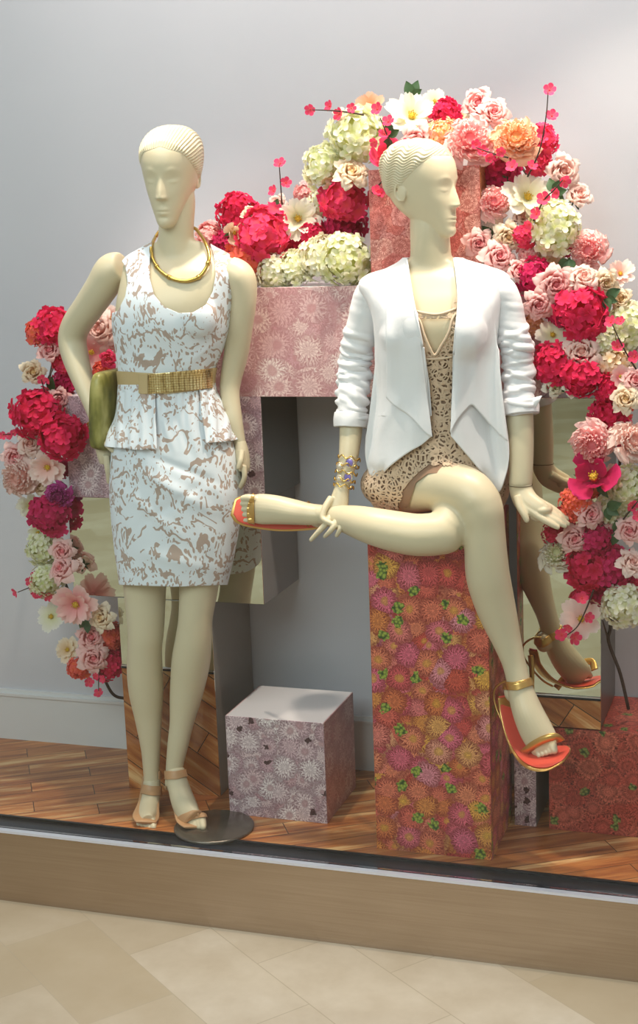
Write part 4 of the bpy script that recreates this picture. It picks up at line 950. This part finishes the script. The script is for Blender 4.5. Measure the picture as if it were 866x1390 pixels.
# ================================================================== flowers
RF = random.Random(11)
def petal_strip(path, W, phi, spiral=0.0, ruf=0.0, seed=0, nu=7, notch=0.0, curl=0.0):
    """petal wrapped round the axis: path=[(r,z)...], W=[half angle...]"""
    pth = catmull(np.array(path, float), 2); n = len(pth); w = np.interp(np.linspace(0, 1, n), np.linspace(0, 1, len(W)), W); V = []; A = []; F = []
    r_ = random.Random(seed); ph = r_.uniform(0, 6)
    for j in range(n):
        v = j/(n-1)
        for i in range(nu):
            s = -1+2*i/(nu-1); rr, z = pth[j]
            e = ruf*v*v*math.sin(s*6+ph+v*3); a = phi+s*w[j]
            rr2 = rr*(1+spiral*s)+e+curl*v*v*abs(s)**3; z2 = z-(s*s*.10+notch*(math.cos(s*PI)*.5+.5))*v*v*(.35+abs(z))+e*.6
            V.append((rr2*math.cos(a), rr2*math.sin(a), z2)); A.append(v)
    for j in range(n-1):
        for i in range(nu-1): F.append((j*nu+i, j*nu+i+1, (j+1)*nu+i+1, (j+1)*nu+i))
    return V, F, A
class FB:
    def __init__(s): s.V = []; s.F = []; s.A = []
    def add(s, t, M_=None, ao=0.0, am=1.0):
        V, F, A = t; b = len(s.V)
        for v in V: s.V.append(tuple(M_@Vector(v)) if M_ is not None else tuple(v))
        s.F += [tuple(i+b for i in f) for f in F]; s.A += [ao+am*a for a in A]
def core(r, z0, z1, a=0.0):
    V, F = ellip((0, 0, (z0+z1)/2), r, r, (z1-z0)/2, nu=10, nv=6); return V, F, [a]*len(V)
def rose(seed, bud=0):
    f = FB(); r = random.Random(seed); f.add(core(.22, -.35, .30)); ga = 2.4; ph = 0
    L = [(3, .10, .22, .46, .95), (4, .20, .34, .48, .90), (5, .32, .52, .44, .80), (5, .42, .76, .30, .72), (6, .48, 1.0, .06, .62)]
    if bud: L = L[:4]
    for li, (n, r0, r1, zt, w) in enumerate(L):
        for k in range(n):
            ph += ga if li < 2 else 2*PI/n; p = ph+r.uniform(-.12, .12); q = r.uniform(.92, 1.08)
            rim = .06+.10*li/4
            f.add(petal_strip([(.10, -.35), (r0+.05*li, -.12), ((r0+r1)/2*q, zt*.55), (r1*.93*q, zt*.95), ((r1+rim)*q, zt-.03-.05*li)], [w*.5, w*.9, w, w*.85, w*.35], p, .10, .02+.01*li, r.random()), None, .15+.13*li, .35 if li else .25)
        ph += .6
    return f
def peony(seed):
    f = FB(); r = random.Random(seed); f.add(core(.4, -.4, .35, .1))
    for li, (n, r1, zt, w, ru) in enumerate(((9, .30, .62, .5, .07), (11, .52, .52, .45, .08), (12, .72, .34, .42, .08), (10, .90, .08, .46, .06), (8, .98, -.18, .5, .05))):
        for k in range(n):
            p = 2*PI*k/n+r.uniform(-.25, .25)+li*.4; q = r.uniform(.86, 1.12)
            f.add(petal_strip([(.12, -.35), (r1*.6, -.05+zt*.2), (r1*.88*q, zt*.65), (r1*1.0*q, zt*q), (r1*.92*q, zt*q+.10)], [w*.4, w*.8, w, w*1.0, w*.7], p, .12, ru, r.random(), notch=.12), None, .1+.1*li, .6)
    return f
def floretball(seed, n=64, petals=4, size=.29, ruf=0.0, pointy=0.0, flat=.8):
    f = FB(); r = random.Random(seed); V, F = ellip((0, 0, -.05), .70, .70, .62*flat, nu=16, nv=10); f.V += [tuple(v) for v in V]; f.F += F; f.A += [0.0]*len(V)
    for k in range(n):
        z = 1-1.45*(k+.5)/n; a = k*2.39996+r.uniform(-.2, .2); s = math.sqrt(max(0, 1-z*z)); d = Vector((s*math.cos(a), s*math.sin(a), z)); R0 = r.uniform(.66, .98)
        q = d.to_track_quat('Z', 'Y').to_matrix().to_4x4()@Matrix.Rotation(r.uniform(-.6, .6), 4, 'X')@Matrix.Rotation(r.uniform(0, 6.28), 4, 'Z')
        M_ = Matrix.Translation(Vector((d.x*R0, d.y*R0, d.z*R0*flat)))@q; sz = size*r.uniform(.8, 1.2)
        for p in range(petals):
            a0 = 2*PI*p/petals; c, s_ = math.cos(a0), math.sin(a0); P2 = []; A = []
            for (u, v, zz_) in ((0, 0, 0), (.45, -.40, .10), (.45, .40, .10), (.55, 0, .02), (.95, -.30+pointy, .16+ruf*r.uniform(-1, 1)), (.95, .30-pointy, .16+ruf*r.uniform(-1, 1)), (1.05, 0, .04+ruf*r.uniform(-1, 1))):
                P2.append(((u*c-v*s_)*sz, (u*s_+v*c)*sz, zz_*sz)); A.append(min(1, u*1.1))
            f.add((P2, [(0, 1, 3), (0, 3, 2), (1, 4, 6, 3), (3, 6, 5, 2)], A), M_)
    return f
def openflower(seed, n=9, cup=.35, w=.42, layers=2, notch=.15):
    f = FB(); r = random.Random(seed); f.add(core(.14, -.2, .08, .1))
    for li in range(layers):
        m_ = n if li == 0 else n-2; R1 = 1.0-.25*li
        for k in range(m_):
            p = 2*PI*k/m_+li*.4+r.uniform(-.15, .15); q = r.uniform(.9, 1.1); c = cup*(1+.8*li)
            f.add(petal_strip([(.08, -.08), (.35*R1, .0+c*.15), (.7*R1*q, c*.55), (R1*q, c*(.75+.3*r.random()))], [.5, w*1.25, w*1.1, w*.45], p, .03, .04, r.random(), notch=notch), None, .1, .9)
    return f
def tulipish(seed):
    f = FB(); r = random.Random(seed); f.add(core(.15, -.3, .1, .2))
    for k in range(6):
        p = 2*PI*k/6+r.uniform(-.1, .1); o = (.55, 1.0)[k % 2]
        f.add(petal_strip([(.08, -.25), (.42*o+.1, -.05), (.75*o+.1, .25), (.95*o, .55 if o < 1 else .30)], [.4, .75, .72, .3], p, .05, .03, r.random()), None, .1, .9)
    return f
def stamens(n=16, r1=.16, z=.20, seed=0):
    m = MB(); m.add(*ellip((0, 0, .06), r1*.9, r1*.9, .10, nu=12, nv=8)); r = random.Random(seed)
    for k in range(n):
        a = k*2.4; q = r1*math.sqrt((k+.5)/n)*1.15; m.add(*ellip((q*math.cos(a), q*math.sin(a), z*r.uniform(.55, .9)), .030, .030, .05, nu=6, nv=4))
    return m.arr()
def calyx():
    m = MB(); V = []; F = []
    for k in range(5):
        a = 2*PI*k/5; b = len(V)
        for t_, w_ in ((0, .05), (.3, .16), (.62, .10), (.95, .01)):
            for s in (-1, 1): V.append(((.1+t_*.75)*math.cos(a)-s*w_*math.sin(a), (.1+t_*.75)*math.sin(a)+s*w_*math.cos(a), -.38+t_*t_*.12))
        for j in range(3): F.append((b+j*2, b+j*2+1, b+j*2+3, b+j*2+2))
    m.add(V, F); V, F = wire([(0, 0, -.3), (.03, 0, -.6), (0, .05, -1.0)], .05, seg=8, sub=3); m.add(V, F); return m.arr()
GEN = dict(rose=lambda s: rose(s), bud=lambda s: rose(s, 1), peony=peony, hyd=lambda s: floretball(s), ruf=lambda s: floretball(s, 46, 5, .34, .12, -.08), carn=lambda s: floretball(s, 64, 3, .26, .2, .05),
           open=lambda s: openflower(s), az=lambda s: openflower(s, 7, .22, .5, 1, .1), tul=tulipish)
KIND = dict(rose=('rose', 'rose'), bud=('rosebud', 'rose'), peony=('peony', 'peony'), hyd=('hydrangea', 'hydrangea'), ruf=('ruffled_bloom', 'flower'), carn=('carnation', 'carnation'), open=('open_bloom', 'flower'), az=('azalea', 'flower'), tul=('tulip', 'flower'))
MESH = {}
STM = None
def flower(kind, col, px, py, r, Y, label, group, tilt=None):
    v = RF.randrange(2) if kind in ('rose', 'peony', 'hyd', 'ruf') else 0
    key = (kind, col, v)
    if key not in MESH:
        f = GEN[kind](hash(kind) % 97 if False else len(kind)*7+v*13+ord(kind[0])); o = build(KIND[kind][0], f.V, f.F, PM[col], attr=f.A); o['petal_seed'] = 0; del o['petal_seed']
        kids = []
        if kind in ('open', 'az', 'tul', 'peony'):
            V_, F_ = stamens(seed=3); kids.append(build('stamens', V_, F_, YEL, o))
        if kind in ('rose', 'bud', 'tul'): V_, F_ = calyx(); kids.append(build('calyx', V_, F_, LEAF, o))
        MESH[key] = (o, kids); fresh = True
    else:
        o0, kids = MESH[key]; o = o0.copy(); C.objects.link(o)
        for k in kids: c = k.copy(); C.objects.link(c); c.parent = o
    p = P(px, py, Y); rad = r*mpp(p)*1.17; o.location = p
    d = Vector((.30, -1, .28))+Vector((RF.uniform(-.45, .45), 0, RF.uniform(-.45, .45)))
    if tilt: d = Vector((.2+tilt[0], -1, .2+tilt[1]))
    o.rotation_mode = 'QUATERNION'; q = d.to_track_quat('Z', 'Y')@Matrix.Rotation(RF.uniform(0, 6.28), 3, 'Z').to_quaternion(); o.rotation_quaternion = q
    k_ = dict(rose=.88, bud=1.15, peony=.95, hyd=1.0, ruf=1.0, carn=1.0, open=.95, az=.95, tul=1.0)[kind]
    o.scale = (rad*k_, rad*k_, rad*k_); tag(o, label, KIND[kind][1], group); return o
GL, GB, GA, GR = 'flowers of the left garland', 'flowers heaped on the long block', 'flowers arching above the seated mannequin', 'flowers of the right garland'
FL = [
# left garland, top to bottom
('hyd','red',72,446,27,.24,'crimson hydrangea at the top of the left garland by the bent elbow',GL),
('ruf','coral',51,452,15,.22,'small coral ruffled bloom at the upper left tip of the left garland',GL),
('bud','pink',67,476,14,.22,'lilac pink rosebud just under the top crimson hydrangea',GL),
('ruf','hot',84,492,13,.26,'small hot pink ruffled bloom beside the elbow of the standing mannequin',GL),
('hyd','magenta',89,518,18,.30,'magenta hydrangea between the bent arm and the cream rosebud',GL),
('bud','cream',45,506,15,.26,'cream rosebud standing alone left of the bent elbow',GL),
('bud','pink',80,541,15,.25,'pale pink rosebud above the lilac printed block corner',GL),
('hyd','red',52,561,33,.22,'large crimson hydrangea at the far left of the garland',GL),
('ruf','red',84,593,29,.19,'large crimson ruffled bloom overlapping the corner of the lilac printed block',GL),
('rose','blush',42,601,19,.24,'blush rose under the large far left crimson hydrangea',GL),
('rose','pink',20,620,17,.25,'pink rose at the far left edge beside a tiny sprig',GL),
('open','blush',65,634,23,.22,'open blush bloom with yellow stamens below the crimson ruffled bloom',GL),
('peony','blush',27,648,25,.24,'pale pink peony sticking out furthest left of the garland',GL),
('bud','cream',57,658,14,.27,'cream rosebud tucked between the pale peony and the violet peony',GL),
('hyd','magenta',86,636,13,.30,'dark magenta hydrangea patch at the block edge in the left garland',GL),
('peony','violet',79,673,18,.21,'violet pink peony against the corner of the wide mirrored block',GL),
('ruf','magenta',68,698,25,.22,'magenta ruffled bloom beside the wide mirrored block',GL),
('open','white',41,687,16,.28,'white open bloom left of the magenta ruffled bloom',GL),
('open','white',52,722,14,.30,'white open bloom below the magenta ruffled bloom',GL),
('hyd','green',60,744,22,.27,'greenish white hydrangea midway down the left garland',GL),
('rose','pink',85,748,16,.22,'pink rose touching the left edge of the wide mirrored block',GL),
('rose','pink',84,773,19,.20,'larger pink rose directly below another by the mirrored block edge',GL),
('hyd','green',64,788,21,.25,'greenish white hydrangea behind the larger pink rose',GL),
('ruf','hot',52,800,11,.27,'small hot pink ruffled bloom at the left of the lower greenish hydrangea',GL),
('bud','blush',107,768,9,.235,'tiny blush rosebud in front of the wide mirrored block',GL),
('open','pink',103,820,27,.20,'big open pale pink bloom with yellow stamens below the mirrored block',GL),
('rose','cream',139,838,18,.23,'cream rose at the lower corner of the left garland under the mirrored block',GL),
('az','white',70,837,19,.32,'white azalea against the wall left of the big open pink bloom',GL),
('ruf','coral',152,862,17,.30,'coral ruffled bloom beside the lower cream rose',GL),
('bud','pink',123,866,18,.26,'pink rosebud under the big open pale pink bloom',GL),
('open','cream',92,882,16,.32,'cream open bloom at the lower left of the left garland',GL),
('rose','pink',127,893,19,.24,'pink and white rose near the bottom of the left garland',GL),
('ruf','coral',107,906,14,.30,'coral ruffled bloom at the bottom left of the left garland',GL),
('hyd','red',146,902,20,.29,'dark crimson hydrangea at the bottom of the left garland',GL),
('ruf','red',152,884,14,.32,'crimson ruffled bloom between coral bloom and bottom hydrangea',GL),
('rose','blush',137,447,26,.33,'blush rose seen through the gap between bent arm and dress, upper one',GL),
('az','pink',124,478,22,.31,'pale pink azalea with yellow centre inside the bend of the arm',GL),
('open','blush',150,432,15,.36,'small blush open bloom at the armpit of the standing mannequin',GL),
('bud','hot',148,487,11,.28,'small hot pink rosebud just above the clutch bag',GL),
('ruf','coral',138,505,12,.30,'coral ruffled bloom touching the top of the clutch bag',GL),
('rose','pink',118,512,13,.36,'pale pink rose low in the gap behind the forearm',GL),
('hyd','blush',152,462,17,.40,'blush hydrangea deep behind the gap of the bent arm',GL),
# heap on the long block
('hyd','red',324,291,27,.36,'crimson hydrangea at the top left of the heap on the long block',GB),
('ruf','hot',357,318,33,.30,'largest hot pink ruffled bloom in the heap on the long block',GB),
('tul','cream',318,316,15,.28,'cream tulip between two crimson blooms on the long block',GB),
('bud','cream',342,292,12,.31,'cream rosebud above the largest hot pink bloom',GB),
('ruf','pink',284,322,18,.34,'soft pink ruffled bloom by the necklace of the standing mannequin',GB),
('hyd','magenta',304,331,17,.33,'magenta hydrangea beside the shoulder of the standing mannequin',GB),
('hyd','coral',334,358,28,.30,'coral hydrangea just over the right shoulder of the standing mannequin',GB),
('hyd','white',372,371,23,.29,'white hydrangea low on the long block next to the coral hydrangea',GB),
('hyd','green',400,364,23,.30,'greenish white hydrangea resting at the middle of the long block',GB),
('open','white',404,297,27,.34,'white open bloom with yellow stamens left of the white cascade',GB),
('hyd','red',402,338,22,.38,'crimson hydrangea deep under the white open bloom',GB),
('ruf','red',426,322,22,.36,'crimson ruffled bloom right of the white open bloom',GB),
('hyd','white',436,350,28,.30,'white hydrangea left of the largest one on the long block',GB),
('hyd','green',470,352,33,.28,'largest greenish white hydrangea on the long block beside the upright block',GB),
('hyd','magenta',468,308,27,.38,'dark magenta hydrangea in shade above the largest white hydrangea',GB),
('ruf','hot',467,270,28,.32,'hot pink ruffled bloom below the cream rose left of the upright block',GB),
('bud','blush',378,277,12,.40,'blush rosebud behind the tall sprig on the long block',GB),
('hyd','white',436,276,17,.38,'white hydrangea hanging below the upper left white hydrangea of the arch',GB),
('ruf','pink',413,262,12,.42,'soft pink ruffled bloom behind the white open bloom',GB),
# arch
('rose','cream',477,235,22,.27,'large cream rose at the left side of the arch',GA),
('hyd','green',441,226,28,.32,'greenish white hydrangea at the left end of the arch',GA),
('hyd','green',484,183,36,.31,'largest greenish white hydrangea at the top left of the arch',GA),
('open','white',559,158,31,.34,'large white open bloom with yellow centre at the arch top above the head',GA),
('open','peach',502,145,18,.40,'peach open bloom peeking over the top left of the arch',GA),
('az','white',590,138,16,.42,'white azalea behind the arch top, highest bloom over the head',GA),
('ruf','red',604,156,19,.36,'crimson ruffled bloom on top of the arch right of the large white bloom',GA),
('rose','pink',567,191,23,.28,'pink rose directly above the hair of the seated mannequin',GA),
('carn','peach',601,182,21,.30,'peach carnation above the seated head',GA),
('peony','pink',638,192,33,.27,'largest pale pink peony in the arch over the seated face',GA),
('tul','hot',526,213,25,.27,'hot pink tulip at the upper left of the seated head',GA),
('bud','pink',650,141,20,.38,'pink rosebud at the very top right of the arch',GA),
('rose','pink',669,153,20,.32,'pink rose in front of the top right rosebud of the arch',GA),
('open','white',625,160,15,.40,'small white open bloom between crimson bloom and pink roses on the arch',GA),
('peony','peach',700,190,31,.28,'peach pink peony at the right shoulder of the arch',GA),
('ruf','hot',735,192,20,.34,'hot pink ruffled bloom right of the peach pink peony',GA),
('ruf','hot',728,218,17,.33,'hot pink ruffled bloom just below its twin at the arch right side',GA),
('hyd','magenta',676,233,27,.36,'dark magenta hydrangea in shade under the peach pink peony',GA),
('peony','pink',670,276,22,.27,'small round pink peony in front of the seated profile nose',GA),
('open','white',716,268,31,.30,'large white open bloom right of the round pink peony',GA),
('bud','blush',764,232,21,.34,'blush rosebud at the outer right side of the arch',GA),
('bud','blush',785,266,17,.36,'outermost blush rosebud pointing to the right wall',GA),
('hyd','green',752,309,34,.28,'large greenish white hydrangea right of the seated mannequin at cheek height',GA),
('peony','pink',801,340,26,.28,'light pink peony outermost on the right below the greenish hydrangea',GA),
('rose','cream',690,321,20,.26,'cream rose with beige heart right of the chin',GA),
('rose','pink',650,329,18,.25,'pink rose close to the chin of the seated mannequin',GA),
('open','blush',645,300,13,.30,'blush open bloom between the round pink peony and chin side rose',GA),
('bud','blush',708,296,12,.31,'blush rosebud between white bloom and cream rose',GA),
('ruf','hot',712,320,14,.26,'small hot pink ruffled bloom between cream rose and greenish hydrangea',GA),
('rose','pink',677,348,22,.24,'pink rose above the right shoulder of the white jacket',GA),
('bud','pink',704,368,15,.24,'pink rosebud at the shoulder seam of the white jacket',GA),
('ruf','pink',716,345,12,.28,'soft pink ruffled bloom above the jacket shoulder',GA),
# right garland
('hyd','magenta',727,378,24,.24,'magenta hydrangea beside the white jacket shoulder',GR),
('rose','pink',754,386,25,.20,'large pink edged rose right of the jacket shoulder hydrangea',GR),
('rose','pink',730,413,20,.18,'pink rose beside the right sleeve top',GR),
('rose','blush',792,378,21,.22,'blush rose under the light pink peony',GR),
('rose','cream',822,383,18,.24,'cream rose between two blush blooms at the right side',GR),
('open','blush',842,372,18,.30,'blush open bloom at the far right edge, upper one',GR),
('bud','cream',843,407,15,.26,'cream rosebud below the far right blush bloom',GR),
('ruf','red',788,425,32,.20,'largest crimson ruffled bloom of the right garland',GR),
('hyd','magenta',764,424,20,.24,'magenta hydrangea tucked left of the largest crimson bloom',GR),
('hyd','green',853,440,28,.26,'greenish white hydrangea at the right edge level with the elbow',GR),
('hyd','green',815,466,22,.22,'greenish white hydrangea left of the edge hydrangea, lower',GR),
('rose','blush',790,478,25,.18,'blush rose at elbow height in the right garland',GR),
('az','white',750,455,21,.22,'white azalea right of the jacket sleeve',GR),
('ruf','peach',724,442,14,.25,'peach ruffled bloom behind the right sleeve',GR),
('hyd','red',753,495,28,.19,'crimson hydrangea close to the right sleeve folds',GR),
('ruf','red',789,510,28,.18,'crimson ruffled bloom above the tall mirrored block',GR),
('bud','white',752,524,14,.18,'white rosebud on the top edge of the tall mirrored block, left one',GR),
('bud','white',776,527,13,.18,'white rosebud on the top edge of the tall mirrored block, right one',GR),
('hyd','cream',832,498,27,.22,'cream hydrangea right of the crimson ruffled bloom',GR),
('ruf','red',829,528,20,.18,'crimson ruffled bloom left of the right edge roses',GR),
('az','pink',842,511,14,.16,'small pink azalea above the large cream rose at the edge',GR),
('rose','pink',862,516,17,.16,'pink rose cut by the right edge at elbow height',GR),
('rose','cream',850,542,19,.14,'large cream rose near the right edge above the pink peonies',GR),
('hyd','red',826,562,24,.19,'crimson hydrangea between the cream rose and the pink peony',GR),
('hyd','hot',838,585,22,.20,'hot pink hydrangea squeezed between the two big pink peonies',GR),
('peony','pink',805,602,28,.13,'big pink peony in front of the tall mirrored block',GR),
('peony','blush',857,600,28,.13,'big blush peony cut by the right edge',GR),
('tul','magenta',806,648,34,.10,'wide open magenta tulip above the resting hand',GR),
('hyd','green',853,662,27,.15,'greenish white hydrangea at the right edge beside the magenta tulip',GR),
('hyd','green',834,690,21,.16,'smaller greenish white hydrangea below the magenta tulip',GR),
('carn','coral',781,685,21,.12,'coral carnation just above the resting fingertips',GR),
('rose','pink',801,698,18,.11,'pink rose right of the fingertips',GR),
('ruf','red',762,702,13,.17,'small crimson ruffled bloom behind the fingers',GR),
('hyd','red',752,724,15,.18,'crimson hydrangea below the fingers left of a pink rose',GR),
('rose','pink',779,730,19,.12,'pink rose hanging just below the fingertips',GR),
('open','pink',831,648,16,.17,'pale pink open bloom behind the wide magenta tulip',GR),
('hyd','magenta',807,730,24,.15,'magenta hydrangea right of the pink rose under the hand',GR),
('ruf','red',801,768,30,.16,'large crimson ruffled bloom low in the right garland',GR),
('hyd','magenta',831,772,29,.17,'magenta hydrangea low at the right of the large crimson bloom',GR),
('rose','pink',856,720,18,.12,'pink rose at the right edge, lower middle',GR),
('rose','blush',857,764,19,.12,'blush rose at the right edge below another pink rose',GR),
('peony','white',756,753,23,.17,'white peony at the left of the low crimson blooms',GR),
('hyd','white',848,822,28,.14,'white hydrangea at the bottom of the right garland',GR),
('az','blush',789,840,27,.14,'blush azalea at the bottom left tip of the right garland',GR),
('hyd','magenta',818,800,22,.20,'magenta hydrangea behind the bottom azalea',GR),
('ruf','hot',787,812,12,.17,'small hot pink ruffled bloom above the bottom azalea',GR),
('bud','pink',820,707,15,.16,'pink rosebud between greenish hydrangea and magenta hydrangea',GR),
('hyd','red',852,800,20,.20,'crimson hydrangea at the right edge above the bottom white hydrangea',GR),
('ruf','coral',842,556,14,.24,'coral ruffled bloom glimpsed behind the large cream rose',GR),
('hyd','red',812,440,20,.28,'crimson hydrangea behind the greenish one at elbow height',GR),
('hyd','magenta',770,330,18,.36,'magenta hydrangea hidden behind the large greenish hydrangea',GA),
('hyd','cream',745,350,20,.33,'cream hydrangea between the greenish hydrangea and pink edged rose',GA),
('hyd','white',845,470,20,.28,'white hydrangea deep at the right edge below the elbow level',GR),
]
for f_ in FL: flower(*f_)
# blossom sprigs: a twig carrying small five petalled blossoms
def blossom_mesh():
    f = FB(); f.add(core(.16, -.25, .1, .0))
    for k in range(5): f.add(petal_strip([(.05, -.1), (.4, .02), (.8, .20), (1.0, .36)], [.5, .62, .60, .25], 2*PI*k/5, .02, .02, k, nu=5), None, .1, .9)
    return f
bmesh_ = None
def sprig(label, stem, blooms, Y, group='blossom sprigs', col='hot'):
    global bmesh_
    p0 = P(*stem[0], Y); r = empty('blossom_sprig', tuple(p0)); tag(r, label, 'blossom sprig', group)
    pts = [P(x, y, Y-.012*i) for i, (x, y) in enumerate(stem)]
    V_, F_ = wire(pts, [.0022, .0012], seg=8, sub=6); build('stem', child_at(V_, r), F_, TWIG, r)
    for x, y, s in blooms:
        if bmesh_ is None: f = blossom_mesh(); b = build('blossom', f.V, f.F, PM[col], attr=f.A); bmesh_ = b
        else: b = bmesh_.copy(); C.objects.link(b)
        b.parent = r; b.matrix_parent_inverse = Matrix.Identity(4); p = P(x, y, Y-.014); b.location = p-p0; b.scale = (s*mpp(p),)*3
        b.rotation_mode = 'QUATERNION'; b.rotation_quaternion = Vector((RF.uniform(-.7, .9), -1, RF.uniform(-.5, .9))).to_track_quat('Z', 'Y')
sprig('blossom sprig pointing left out of the far left flowers', [(34, 590), (20, 589), (4, 590)], [(4, 591, 6), (14, 592, 6), (19, 587, 5)], .24)
sprig('short blossom sprig above the far left crimson hydrangea', [(62, 548), (60, 530), (56, 515)], [(57, 515, 7), (66, 517, 5)], .23)
sprig('blossom sprig reaching left near the lower greenish hydrangea', [(60, 790), (44, 796), (24, 804)], [(21, 804, 7), (41, 789, 7), (47, 781, 6), (57, 806, 8), (66, 810, 7)], .25)
sprig('blossom sprig dangling from the bottom of the left garland', [(136, 900), (134, 922), (134, 938)], [(121, 926, 7), (134, 941, 7), (140, 922, 6), (130, 918, 5)], .25)
sprig('tall blossom sprig rising from the heap on the long block', [(384, 288), (382, 265), (379, 224)], [(380, 222, 9), (388, 248, 8), (371, 259, 8)], .33)
sprig('blossom sprig pointing left from the arch', [(494, 156), (470, 152), (448, 150), (424, 149)], [(421, 149, 8), (447, 144, 8), (460, 155, 9), (477, 147, 7)], .28)
sprig('twiggy blossom sprig above the hot pink tulip', [(538, 218), (528, 190), (516, 160)], [(512, 148, 9), (527, 165, 9), (522, 182, 9), (549, 197, 9), (508, 193, 7)], .24)
sprig('blossom sprig lying across the upright block', [(505, 262), (525, 240), (548, 226)], [(511, 259, 8), (517, 262, 6), (524, 232, 7)], .235)
sprig('tall blossom sprig rising from the right shoulder of the arch', [(716, 240), (732, 205), (741, 160), (744, 124)], [(746, 122, 9), (749, 157, 9), (736, 180, 8), (722, 225, 8)], .26)
sprig('blossom sprig curling down across the large white bloom', [(724, 300), (738, 272), (752, 258), (764, 244)], [(766, 246, 9), (755, 262, 8), (738, 270, 10), (728, 290, 9), (718, 305, 7)], .24)
sprig('blossom sprig over the largest pale peony of the arch', [(690, 214), (668, 208), (645, 200)], [(655, 205, 8), (646, 196, 7), (680, 206, 7), (695, 226, 9), (664, 214, 7)], .23)
sprig('bare blossom sprig in front of the right greenish hydrangeas', [(864, 502), (846, 472), (831, 440)], [(829, 437, 9), (838, 470, 9), (861, 484, 9), (842, 436, 7)], .17)
sprig('drooping blossom sprig at the bottom of the right garland', [(806, 800), (796, 826), (784, 850), (770, 862)], [(762, 862, 9), (780, 866, 10), (790, 812, 9), (799, 838, 8), (771, 852, 7)], .11)
sprig('single blossom sprig at the right edge beside the greenish hydrangea', [(846, 705), (858, 690), (866, 680)], [(858, 686, 9), (866, 700, 8)], .12)
# leaf sprays
def leafmesh():
    V = []; F = []
    for j in range(7):
        t_ = j/6; w_ = .32*math.sin(PI*t_**.8)
        for i in range(3): V.append(((i-1)*w_, t_, .10*math.sin(t_*PI)-abs(i-1)*.0+(.06 if i != 1 else 0)))
    for j in range(6):
        for i in range(2): F.append((j*3+i, j*3+i+1, (j+1)*3+i+1, (j+1)*3+i))
    return V, F
lf0 = None
def spray(label, px, py, Y, leaves, s=22):
    global lf0
    p0 = P(px, py, Y); r = empty('leaf_spray', tuple(p0)); tag(r, label, 'leaves', 'leaf sprays')
    V_, F_ = wire([(0, .03, -.01), (0, 0, 0), (.002, -.01, .004)], .0014, seg=6, sub=3); build('stem', V_, F_, LSTEM, r)
    for a in leaves:
        if lf0 is None: lf0 = build('leaf', *leafmesh(), LEAF, r); lf = lf0
        else: lf = lf0.copy(); C.objects.link(lf); lf.parent = r
        k = s*mpp(p0)*RF.uniform(.8, 1.15); lf.scale = (k, k, k); lf.rotation_euler = (math.radians(90+RF.uniform(-25, 25)), math.radians(a), 0)
for a in [('green leaves beside the outer rosebuds of the arch', 752, 262, .29, (30, 80, 130, -20)), ('green leaves under the light pink peony', 772, 352, .25, (150, 200, 240)), ('green leaves below the cream rosebud at the right edge', 822, 404, .23, (60, 110, 160)),
          ('green leaves between magenta tulip and pink rose', 824, 688, .12, (70, 120, 170)), ('green leaves near the pink rose at the lower right edge', 838, 722, .14, (0, 60, 200)), ('green leaves beside the cream rose right of the chin', 669, 322, .28, (200, 260, 320)),
          ('green leaves above the large far left crimson hydrangea', 70, 530, .25, (150, 210, 20)), ('green leaves behind the tall sprig on the long block', 372, 290, .36, (-30, 20, 60)), ('green leaves at the top of the arch beside the largest greenish hydrangea', 528, 186, .28, (10, 60, 190)),
          ('green leaves beside the lower cream rose of the left garland', 120, 842, .25, (180, 230)), ('green leaves behind the large white bloom of the arch', 690, 250, .34, (0, 300, 330)), ('green leaves at the top edge of the arch above the white bloom', 560, 132, .38, (-20, 20, 60))]:
    spray(*a)
# branches that carry the garlands
def branch(label, pts, r0=(.006, .003), twigs=()):
    p0 = P(*pts[0]); r = empty('garland_branch', tuple(p0)); tag(r, label, 'branch', None)
    V_, F_ = wire([P(*p) for p in pts], r0, seg=10, sub=8); build('main_stem', child_at(V_, r), F_, TWIG, r)
    for tw in twigs: V_, F_ = wire([P(*p) for p in tw], (.0028, .0012), seg=8, sub=5); build('twig', child_at(V_, r), F_, TWIG, r)
branch('dark brown branch standing on the dahlia block and carrying the right garland', [(853, 962, .33), (842, 915, .28), (826, 870, .25), (829, 845, .25), (826, 760, .27), (838, 680, .27), (842, 590, .28), (838, 500, .31), (800, 420, .34), (768, 340, .38), (735, 270, .42), (690, 205, .42), (640, 180, .42)],
       (.0045, .003), [[(829, 848, .25), (842, 838, .2), (850, 825, .18)], [(826, 868, .25), (822, 856, .23), (818, 842, .2)], [(838, 500, .31), (860, 480, .2), (866, 470, .2)]])
branch('dark brown branch carrying the left garland along the block edge', [(169, 948, .36), (150, 938, .34), (125, 880, .32), (100, 820, .32), (78, 760, .34), (70, 700, .34), (60, 640, .34), (60, 560, .34), (72, 490, .36), (84, 440, .38), (140, 470, .42)], (.0045, .003), [[(60, 560, .34), (66, 530, .28), (76, 516, .27)], [(72, 500, .35), (60, 520, .29), (46, 512, .27)]])
branch('dark brown branch carrying the flowers left of the upright block', [(300, 360, .44), (350, 330, .44), (420, 320, .44), (455, 250, .44), (490, 190, .43), (560, 165, .43), (640, 175, .43)], (.004, .003), [[(384, 330, .44), (386, 300, .36), (384, 288, .34)]])
